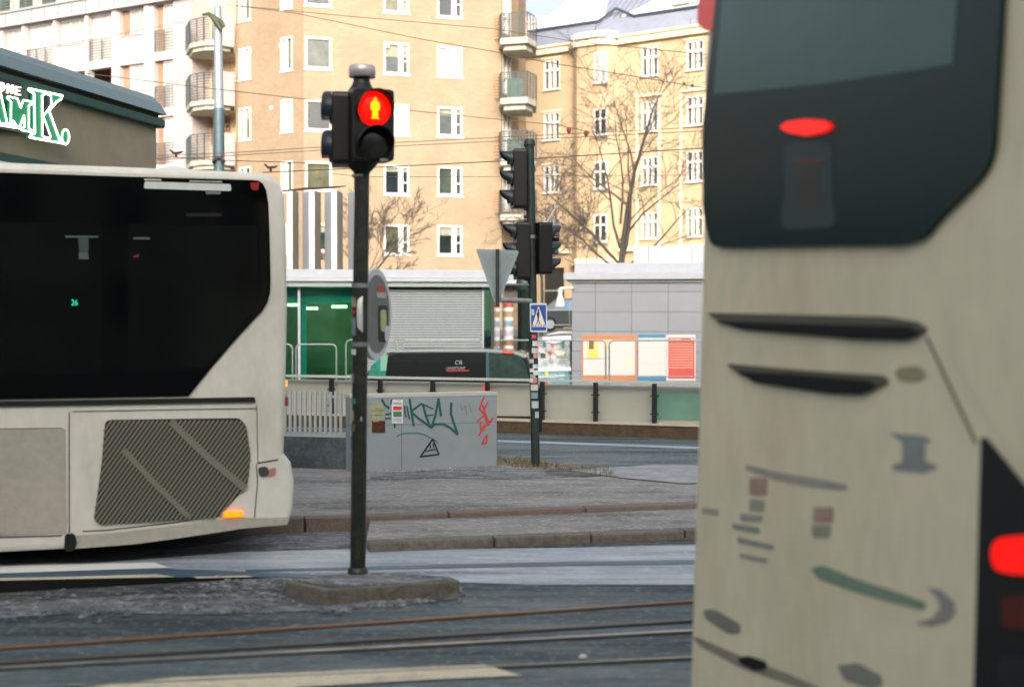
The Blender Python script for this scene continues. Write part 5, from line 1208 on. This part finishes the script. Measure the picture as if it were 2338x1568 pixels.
# ============================================================ SIGN KIOSK (upper left)
AF = VPl(0, 18.2, 358, 22.0)
AB = VPl(-160, 16.55, 358, 22.0)
AF = AB
ak = thing('kiosk', 'grey walled kiosk with green eaves and lit lettering above the left bus', 'kiosk', AF.pt(AF.L / 2, 0))
m_akw = mat('warm_grey_render', (140, 132, 112), .9, var=.08, vs=3, bump=.15)
zE = AF.sz(358, 292)[1]
mb = MB(); mb.pbox(AF, -.6, AF.L, 0, zE, -3.5, 0); mb.build('wall', m_akw, ak)
m_gt = mat('green_trim', (24, 66, 56), .5, var=.15); m_rfm = mat('grey_green_roof', (92, 112, 116), .5, var=.1, vs=4)
z1_ = AF.sz(200, 252)[1]
mb = MB(); mb.pbox(AF, -.8, AF.L + .12, zE, zE + .13, -3.8, .10); bevel(mb.build('green_trim', m_gt, ak), .02)
mb = MB(); mb.pbox(AF, -.8, AF.L + .02, zE + .132, zE + .2, -3.7, .03); mb.build('eave_recess', mat('olive_eave', (72, 72, 56), .8), ak)
mb = MB(); mb.prism([AF.pt(-.9, zE + .2, .13), AF.pt(-.9, zE + .2, -3.8), AF.pt(-.9, zE + .5, -3.4), AF.pt(-.9, zE + .5, -.12), AF.pt(-.9, zE + .37, .02)], AF.a * (AF.L + 1.02)); mb.build('roof', m_rfm, ak)
zl_ = AF.sz(0, 352)[1]
mb = MB(); mb.pbox(AF, -.8, AF.L, zl_ - .12, zl_, .001, .12); mb.build('green_trim', m_gt, ak)
mb = MB(); mb.pbox(AF, -.8, AF.L - 2.8, zl_ - .2, zl_ - .122, .001, .2); mb.build('white_trim', m_frame, ak)
# letters from crop: full view = x*.1193, 168.3+y*.1193
def az(x, y): return (x * .1193, 168.3 + y * .1193)
m_neon = mat('neon_white', (250, 250, 240), .4, emit=(255, 252, 236), es=1.6)
m_gl = mat('letter_green', (10, 128, 84), .4, emit=(6, 150, 92), es=.12)
m_dk = mat('sign_backing', (14, 24, 30), .5)
SA = AF.shift(.13)
sgk = thing('shop_sign', 'green serif letters outlined in white neon on the grey kiosk wall', 'shop sign', SA.px(80, 330))
mb = MB(); mb.poly(SA, [az(*p) for p in [(-1500, -150), (360, 150), (560, 330), (600, 1100), (560, 1160), (-1500, 760)]], -.1, -.02)
mb.build('backing', m_dk, sgk)
Kp = [(505, 295), (1150, 430), (1130, 500), (1040, 560), (900, 720), (1090, 1270), (1150, 1300), (1205, 1350), (520, 1235), (540, 1175), (615, 1150), (605, 400), (510, 330)]
K = [(505, 290), (1150, 425), (1125, 495), (1040, 545), (895, 715), (1095, 1265), (1200, 1345), (520, 1225), (545, 1170), (620, 1150), (608, 390), (510, 330)]
Mp = [(100, 440), (290, 480), (350, 660), (400, 510), (580, 545), (560, 600), (508, 610), (508, 1060), (580, 1095), (575, 1125), (360, 1085), (365, 1040), (420, 1030), (415, 800), (320, 1060), (200, 900), (190, 1000), (270, 1045), (-60, 990), (-60, 950), (160, 980), (165, 540), (105, 490)]
Ap = [(-180, 240), (-60, 260), (90, 950), (150, 985), (150, 1015), (-120, 965), (-120, 925), (-60, 920), (-110, 700), (-160, 690), (-240, 880), (-200, 900), (-200, 940), (-400, 900)]
def letter(pts, nm, th=2.6, closed=True):
    px = [az(*p) for p in pts]
    mb = MB(); mb.poly(SA, px, -.019, .03); lt = mb.build(nm, m_gl, sgk)
    mb = MB(); pp = [SA.px(u, v, .035) for u, v in px] + ([SA.px(*px[0], .035)] if closed else []); 
    for i in range(len(pp) - 1): mb.tube([pp[i], pp[i + 1]], th * 18.6 / FP * .9, 6)
    mb.build('neon_outline', m_neon, lt); return lt
lk = letter(K, 'letter_k')
# inner counters of the K
for ct in ([(760, 420), (840, 390), (925, 430), (935, 600), (760, 850)], [(765, 900), (800, 870), (925, 1215), (880, 1240), (790, 1210), (765, 1180)]):
    px = [az(*p) for p in ct]; mb = MB(); mb.poly(SA, px, .031, .034); mb.build('counter', m_dk, lk)
    pp = [SA.px(u, v, .037) for u, v in px]; pp.append(pp[0]); mb = MB()
    for i in range(len(pp) - 1): mb.tube([pp[i], pp[i + 1]], 1.9 * 18.6 / FP, 6)
    mb.build('neon_outline', m_neon, lk)
letter(Mp, 'letter_m', 2.0); letter(Ap, 'letter_a', 2.0)
dot = [(1210 + 70 * math.cos(a), 1215 + 145 * math.sin(a)) for a in [i * math.pi / 8 for i in range(16)]]
letter(dot, 'full_stop', 2.2)
mb = MB()
O_ = [az(10 + 70 * math.cos(a), 255 + 90 * math.sin(a)) for a in [i * math.pi / 8 for i in range(16)]]; mb.poly(SA, O_, -.019, .02)
for st in ([(130, 370), (140, 210), (215, 380), (225, 225)],): mb.stroke(SA, [az(*p) for p in st], 3.2, .0, .02)
for st in ([(285, 250), (290, 405)], [(285, 258), (370, 268)], [(287, 325), (355, 335)], [(290, 400), (370, 408)]): mb.stroke(SA, [az(*p) for p in st], 3.2, .0, .021)
for st in ([(-230, 330), (-225, 180)], [(-225, 185), (-130, 200)], [(-230, 250), (-150, 262)], [(-230, 325), (-130, 340)]): mb.stroke(SA, [az(*p) for p in st], 3.2, .0, .021)
mb.build('small_letters', mat('cream_letters', (236, 240, 214), .4, emit=(240, 244, 214), es=.7), sgk)

# ============================================================ LEFT BUS
LB = VPl(0, 10.15, 600, 10.8)
lb = thing('bus', 'white city bus leaving the frame at left with dark side windows', 'bus', LB.pt(0, 0, -1.25))
m_bus = mat('bus_paint_warm_white', (218, 216, 204), .38, var=.05, vs=1.6, coat=.2, col2=(194, 190, 176), thr=(.5, .8), stretch=(1, 1, .5))
m_busd = mat('bus_lower_paint', (178, 174, 160), .45, var=.1, vs=2, col2=(156, 153, 140), thr=(.4, .8))
m_bglass = mat('bus_black_glass', (6, 8, 9), .08, spec=.35)
m_seam = mat('panel_seam', (70, 70, 66), .8)
zroof = LB.sz(300, 381)[1]; zsk = LB.sz(80, 1250)[1]
xL = -9.5
pr = [(xL, zroof), ] + [LB.sz(u, v) for u, v in [(300, 381), (560, 392), (612, 397), (638, 412), (650, 445), (655, 520), (658, 700), (654, 900), (650, 1035), (666, 1056), (674, 1100), (671, 1160), (662, 1192), (640, 1200), (560, 1206), (400, 1230), (300, 1243), (165, 1253)]] + [(xL, zsk)]
mb = MB(); mb.spoly(LB, pr, -2.5, 0); bevel(mb.build('body', m_bus, lb), .05, 4, 40)
mb = MB(); q = LB.sz(660, 500)[0]
# roof pod
a_, b_ = LB.sz(330, 376)[0], LB.sz(515, 380)[0]
mb = MB(); mb.prism([LB.pt(a_, zroof + .002, -.35), LB.pt(a_ + .35, zroof + .07, -.55), LB.pt(b_ - .35, zroof + .07, -.55), LB.pt(b_, zroof + .002, -.35)], -LB.n * 1.3); bevel(mb.build('roof_pod', m_bus, lb), .03)
def ext(px): return [LB.sz(u, v) for u, v in px]
zt0, zb0 = LB.sz(0, 397)[1], LB.sz(0, 908)[1]
gl = [(xL + .3, zt0)] + ext(rpoly([(2, 397), (565, 411), (606, 418), (614, 470), (616, 560), (617, 680), (602, 706), (576, 732), (428, 905), (3, 908)], 14)[4:-4]) + [(xL + .3, zb0)]
gp = [(xL + .3, zt0), LB.sz(300, 404)] + ext([(575, 411.5), (590, 413), (600, 420), (607, 435), (612, 465), (615, 540), (617, 640), (616, 668), (610, 690), (598, 710), (575, 734), (540, 772), (480, 842), (430, 904)]) + [(xL + .3, zb0)]
mb = MB(); mb.spoly(LB, gp, .002, .014); wg = mb.build('side_window', m_bglass, lb)
mb = MB(); mb.spoly(LB, [(xL + .3, zb0 - .002), LB.sz(580, 906), LB.sz(583, 917), (xL + .3, LB.sz(0, 921)[1])], .002, .018); mb.build('black_strip', m_blackp, lb)
_p = MB(); _p.spoly(LB, [(xL + .6, LB.sz(0, 500)[1]), LB.sz(232, 512), LB.sz(232, 852), (xL + .6, LB.sz(0, 850)[1])], .0142, .0144); _p.build('glazed_pane', mat('dim_pane', (10, 14, 14), .15, var=.5, vs=2.2, spec=.35), wg)
_p = MB(); _p.spoly(LB, ext([(292, 512), (585, 516), (592, 680), (575, 712), (470, 838), (292, 850)]), .0142, .0144); _p.build('glazed_pane', MATS['dim_pane'], wg)
def ld(px, o0, o1, nm, m, par=None): mb = MB(); mb.poly(LB, px, o0, o1); return mb.build(nm, m, par or lb)
ld(rpoly([(330, 415), (526, 421), (527, 437), (328, 431)], 4), .015, .018, 'white_lettering_strip', m_decal_w, wg)
ld([(329, 409), (368, 410), (368, 413), (329, 412)], .015, .0165, 'white_lettering_strip', m_decal_w, wg)
ld([(432, 413), (506, 415), (506, 417), (432, 415)], .015, .0165, 'white_lettering_strip', m_decal_w, wg)
ld([(468, 437), (505, 438), (502, 444), (470, 444)], .015, .018, 'white_lettering_strip', mat('grey_decal', (110, 114, 112), .5), wg)
ld(rpoly([(570, 418), (592, 417), (588, 436), (574, 434)], 3), .015, .02, 'marker_lamp', mat('dim_red_lamp', (150, 24, 24), .4), wg)
m_dim = mat('dim_reflect_sheet', (10, 15, 16), .4); m_dim2 = mat('dim_paper', (70, 88, 88), .6)
ld([(179, 576), (201, 575), (202, 592), (180, 592)], .015, .017, 'notice', m_dim2, wg); ld([(147, 538), (224, 539), (224, 543), (150, 543)], .015, .0168, 'notice', m_dim2, wg); ld([(178, 544), (202, 544), (202, 574), (181, 574)], .015, .016, 'notice', mat('dim_notice_dark', (56, 66, 70), .6), wg)
ld([(304, 542), (342, 542), (342, 547), (304, 547)], .015, .017, 'notice', m_dim2, wg); ld([(304, 585), (316, 580), (316, 588), (304, 588)], .015, .017, 'notice', mat('dim_red_sheet', (120, 40, 20), .6), wg)
for r_ in [(425, 487, 505, 494)]:
    ld([(r_[0], r_[1]), (r_[2], r_[1]), (r_[2], r_[3]), (r_[0], r_[3])], .0145, .0155, 'interior_glimpse', m_dim, wg)
mb = MB(); q, z = LB.sz(162, 697); mb.text('26', LB, q, z, .042, .016, wide=.8); mb.build('route_digits', mat('green_digits', (30, 130, 110), .4, emit=(40, 200, 160), es=.5), wg)
# panels, seams, grille, bumper
def seam(px, w_=1.8, o_=.003): mb = MB(); mb.stroke(LB, px, w_, .001, o_); mb.build('seam', m_seam, lb)
seam([(165, 939), (400, 935), (585, 932)]); seam([(158, 942), (158, 1215)], 2.5); seam([(-300, 986), (0, 979), (142, 977)]); seam([(588, 1057), (610, 1053), (634, 1049)], 3)
seam([(190, 1212), (240, 1210), (400, 1192), (500, 1177)], 2.5); seam([(585, 1060), (588, 1100), (580, 1190)], 2); seam([(-300, 1236), (0, 1226), (140, 1222)], 3); seam([(586, 925), (589, 1056)], 1.4)
ld([(-500, 1262), (-500, 990), (0, 982), (150, 980), (152, 1215), (0, 1222)], .001, .006, 'lower_panel', m_busd, None)
ld([(160, 1222), (260, 1216), (400, 1199), (520, 1183), (560, 1182), (662, 1180), (655, 1197), (560, 1205), (400, 1229), (300, 1242), (165, 1252)], .001, .008, 'bumper_skirt', m_busd)
GR = rpoly([(240, 958), (548, 954), (562, 972), (572, 1040), (566, 1105), (498, 1182), (228, 1198), (214, 1186), (232, 1060)], 14)
gr = ld(GR, .001, .005, 'grille', mat('grille_dark', (38, 42, 38), .8))
mb = MB(); zA = LB.sz(400, 1190)[1]
import itertools
def inside(x, y, poly):
    c = False
    for i in range(len(poly)):
        x1, y1 = poly[i]; x2, y2 = poly[i - 1]
        if (y1 > y) != (y2 > y) and x < (x2 - x1) * (y - y1) / (y2 - y1) + x1: c = not c
    return c
for k in range(60):
    x0 = 60 + k * 10.6; seg = None
    for j in range(0, 241):
        y = 1200 - j; x = x0 + j * .72
        if inside(x, y, GR):
            if seg is None: seg = [(x, y), (x, y)]
            seg[1] = (x, y)
    if seg and abs(seg[0][1] - seg[1][1]) > 6: mb.stroke(LB, seg, 4.2, .006, .012)
mb.build('slats', mat('grille_slats', (126, 124, 110), .6), gr)
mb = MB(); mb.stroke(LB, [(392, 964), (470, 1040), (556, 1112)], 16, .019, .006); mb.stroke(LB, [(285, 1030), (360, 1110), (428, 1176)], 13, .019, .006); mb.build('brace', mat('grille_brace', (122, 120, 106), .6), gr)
ld(rpoly([(508, 1167), (553, 1166), (555, 1177), (512, 1180)], 4), .009, .03, 'side_marker', m_amber)
ld(rpoly([(588, 1066), (612, 1064), (614, 1086), (592, 1088)], 9), .002, .012, 'tow_cover', mat('dark_cover', (66, 64, 60), .7)); ld(rpoly([(614, 1070), (630, 1066), (628, 1085), (612, 1088)], 5), .002, .008, 'reflector', mat('dull_red_reflector', (176, 130, 120), .5))
ld(rpoly([(148, 1218), (170, 1216), (176, 1240), (166, 1258), (146, 1256)], 6), .009, .02, 'skirt_gap', m_blackp)
for (u, v, m_, w_) in ((651, 876, mat('dim_amber_lamp', (206, 140, 90), .4, emit=(255, 150, 80), es=.5), 7), (653, 918, mat('dim_tail', (150, 60, 56), .5), 10)):
    q, z = LB.sz(u, v); mb = MB(); mb.pbox(LB, q - .02, q + .035, z - w_ * .0034, z + w_ * .0034, -.35, -.08); mb.build('tail_lamp', m_, lb)
for s0 in (-2.6, -8.2):
    for o_ in (.0, -2.25):
        mb = MB(); mb.lathe(LB.pt(s0, .48, o_ - .26), [(.3, 0), (.48, .01), (.48, .27), (.3, .275)], 28, LB.n); wh = mb.build('wheel', m_rubber, lb)
        mb = MB(); mb.lathe(LB.pt(s0, .48, o_ + .017), [(.28, 0), (.2, .01), (.06, .012)], 20, LB.n); mb.build('rim', m_grey, wh)

# ============================================================ RIGHT BUS (rear seen very close)
pA = P(1597, HOR, 6.2); RB = VPl(1597, 6.2, 2480, 3.75)
rb = thing('bus', 'close up beige white bus rear with dark rear window filling the right side', 'bus', RB.pt(1.2, 0, -1.0))
m_rbp = mat('bus_paint_beige', (238, 228, 194), .42, var=.05, vs=1.3, coat=.15, col2=(218, 206, 170), thr=(.42, .78), stretch=(1, 1, .6))
m_rbs = mat('bus_paint_cool_beige', (236, 232, 214), .4, var=.05, vs=1.2, coat=.25)
zl0 = RB.sz(1590, 1650)[1]
prf = [(-.13, .10), (-.10, .5), (-.04, 1.3), (0.0, 2.0), (.02, 2.9), (.07, 3.12), (.22, 3.22), (RB.L - .25, 3.22), (RB.L - .05, 3.1), (RB.L, 2.9), (RB.L, .10)]
mb = MB(); mb.spoly(RB, prf, -11.5, 0); bevel(mb.build('body', m_rbp, rb), .05, 4, 40)
# floor plate and wheels
for s0 in (-3.2, -9.0):
    for q in (.04, RB.L - .32):
        mb = MB(); mb.lathe(RB.pt(q, .48, s0), [(.3, 0), (.48, .01), (.48, .26), (.3, .27)], 28, RB.a); wh = mb.build('wheel', m_rubber, rb)
def rd(px, o0, o1, nm, m, par=None, rr=None, bv=None):
    mb = MB(); mb.poly(RB, rpoly(px, rr) if rr else px, o0, o1); o = mb.build(nm, m, par or rb)
    if bv: bevel(o, bv)
    return o
m_rglass = mat('rear_window_glass', (30, 50, 49), .28, spec=.25)
wn = rd(rpoly([(1656, -130), (1612, 300), (1614, 490), (1632, 560), (1665, 566), (2072, 560), (2118, 546), (2158, 496), (2264, 392), (2280, 340), (2300, 0), (2318, -300), (2200, -330), (1700, -150)], 26, 4), .002, .02, 'rear_window', m_rglass)
rd([(1672, -120), (1640, 216), (1625, 218), (1900, 192), (2060, 168), (2190, 148), (2215, -200), (2190, -280)], .0205, .0225, 'sky_reflection', mat('reflection_teal_grey', (62, 96, 88), .35, var=.12, vs=2), wn)  # sky reflection on the upper glass, painted as a teal panel
rd(rpoly([(1800, 325), (1915, 325), (1908, 420), (1925, 520), (1790, 525), (1806, 420)], 30, 4), .0205, .0215, 'interior_glimpse', mat('dim_teal_glimpse', (44, 60, 60), .5), wn)
rd(rpoly([(1797, 291), (1815, 279), (1858, 273), (1900, 277), (1918, 290), (1900, 303), (1858, 311), (1815, 303)], 8, 3), .0205, .035, 'brake_light', mat('high_brake_light', (220, 30, 15), .4, emit=(255, 20, 8), es=.34), wn)
rd(rpoly([(1815, 362), (1900, 362), (1888, 376), (1830, 376)], 4), .0216, .023, 'brake_light_glow', mat('dim_red_glow', (84, 54, 44), .5), wn)  # soft glow of the brake light, painted on the glass in dull tones
rd(rpoly([(1836, 376), (1880, 376), (1886, 480), (1834, 480)], 6), .0216, .0225, 'brake_light_glow', mat('dim_brown_glow', (56, 52, 46), .5), wn)
rd(rpoly([(1600, 0), (1598, 55), (1618, 74), (1645, 62), (1662, 0), (1668, -90), (1612, -80)], 8), .003, .014, 'marker_lamp', mat('roof_marker_lamp', (196, 70, 60), .35, emit=(220, 60, 44), es=.12))
# cool coloured corner panel right of the window
rd([(2322, -500), (2316, -60), (2298, 340), (2180, 520), (2140, 650), (2170, 800), (2290, 1010), (2440, 1190), (2470, 1190), (2475, -500)], .001, .004, 'corner_panel', m_rbp, None, 30)
# louvres: dark slot under a raised lip
m_slot = mat('vent_slot', (10, 11, 10), .9); m_lip = mat('vent_lip', (92, 90, 76), .5)
def slot(lip, hole):
    a = rd(lip, .001, .012, 'vent', m_lip, None, 8); rd(hole, .0125, .016, 'slot', m_slot, a, 8)
slot([(1618, 714), (2030, 723), (2100, 735), (2122, 752), (2095, 762), (2040, 757), (1660, 742)], [(1636, 733), (1900, 741), (2085, 745), (2112, 760), (2075, 777), (1960, 774), (1700, 752)])
slot([(1662, 830), (1840, 845), (2020, 857), (2034, 870), (2000, 888), (1940, 878), (1700, 860)], [(1692, 848), (1820, 854), (2000, 870), (2008, 884), (1972, 901), (1900, 898), (1730, 873)])
mb = MB()
for (a_, b_, w_) in [((2118, 770), (2230, 1010), 5), ((1600, 600), (2130, 640), 2)]: 
    if w_ > 3: mb.stroke(RB, [a_, b_], w_, .001, .004)
mb.build('hood_seam', mat('soft_seam', (122, 118, 102), .8), rb)
def dc(px, col, nm, rr=5):
    col = tuple(int(.5 * a + .5 * b) for a, b in zip(col, (200, 194, 174)))
    rd(px, .001, .003, nm, mat('dc_%d_%d_%d' % col, col, .5, var=.12, vs=12), None, rr)
dc([(2052, 838), (2100, 834), (2118, 856), (2098, 872), (2055, 868), (2044, 852)], (134, 118, 78), 'badge', 8)
dc([(2030, 988), (2110, 994), (2128, 1004), (2112, 1012), (2112, 1052), (2145, 1064), (2112, 1078), (2042, 1072), (2036, 1062), (2062, 1054), (2062, 1008)], (92, 110, 122), 'emblem', 4)
dc([(1704, 1060), (1780, 1078), (1880, 1094), (1935, 1106), (1930, 1118), (1860, 1112), (1770, 1094), (1704, 1072)], (130, 132, 128), 'lettering_band', 4)
dc([(1712, 1090), (1752, 1090), (1752, 1130), (1712, 1130)], (158, 104, 92), 'sticker'); dc([(1712, 1140), (1746, 1140), (1746, 1166), (1712, 1166)], (132, 134, 122), 'sticker')
dc([(1858, 1157), (1904, 1157), (1902, 1192), (1858, 1192)], (160, 110, 98), 'sticker'); dc([(1855, 1198), (1898, 1198), (1896, 1226), (1855, 1226)], (118, 120, 106), 'sticker')
dc([(1690, 1172), (1742, 1176), (1740, 1190), (1692, 1188)], (112, 124, 128), 'lettering_line', 3); dc([(1672, 1194), (1736, 1204), (1734, 1218), (1674, 1206)], (100, 118, 126), 'lettering_line', 3); dc([(1684, 1224), (1768, 1244), (1764, 1254), (1686, 1238)], (100, 116, 120), 'lettering_line', 3); dc([(1690, 1262), (1752, 1274), (1750, 1284), (1692, 1272)], (118, 126, 124), 'lettering_line', 3)
dc([(1604, 1158), (1640, 1162), (1640, 1176), (1604, 1170)], (132, 134, 124), 'lettering_line', 3)
dc([(1852, 1296), (1880, 1290), (1960, 1322), (2060, 1354), (2116, 1374), (2110, 1392), (2030, 1372), (1940, 1346), (1870, 1320)], (62, 110, 86), 'green_stripe', 6)
dc([(2118, 1340), (2150, 1346), (2180, 1372), (2182, 1398), (2164, 1418), (2128, 1428), (2088, 1422), (2130, 1410), (2148, 1388), (2142, 1364)], (116, 112, 124), 'swoosh', 5)
dc([(1606, 1392), (1632, 1390), (1692, 1424), (1690, 1446), (1664, 1446), (1612, 1412)], (66, 74, 68), 'badge', 8); dc([(1912, 1518), (1960, 1512), (2012, 1540), (2018, 1562), (1990, 1572), (1930, 1552)], (84, 94, 88), 'badge', 8)
dc([(1580, 1452), (1600, 1456), (1700, 1500), (1800, 1536), (1920, 1590), (1920, 1606), (1790, 1556), (1690, 1522), (1600, 1474)], (96, 94, 80), 'bumper_seam', 6)
rd([(1688, 1500), (1712, 1496), (1752, 1510), (1752, 1526), (1728, 1530), (1694, 1514)], .0035, .008, 'tow_eye', m_slot, None, 7)
# tail lamp cluster at the right corner
cl = rd([(2246, 992), (2262, 1006), (2345, 1106), (2462, 1250), (2470, 1900), (2222, 1800), (2234, 1400)], .002, .012, 'lamp_cluster', m_blackp, None, 12, .012)
rd([(2276, 1250), (2290, 1228), (2330, 1222), (2440, 1222), (2440, 1312), (2330, 1310), (2290, 1302), (2278, 1282)], .013, .022, 'tail_light', mat('tail_light_red', (200, 10, 3), .4, emit=(250, 8, 1), es=.32), cl, 14)
rd([(2296, 1360), (2440, 1350), (2440, 1440), (2300, 1430)], .013, .016, 'reflector', mat('dull_red_glass', (90, 30, 18), .3), cl, 14)
rd([(2290, 1500), (2450, 1500), (2450, 1640), (2290, 1600)], .013, .016, 'unlit_lamp', mat('unlit_dark_lens', (30, 34, 34), .3), cl, 14)
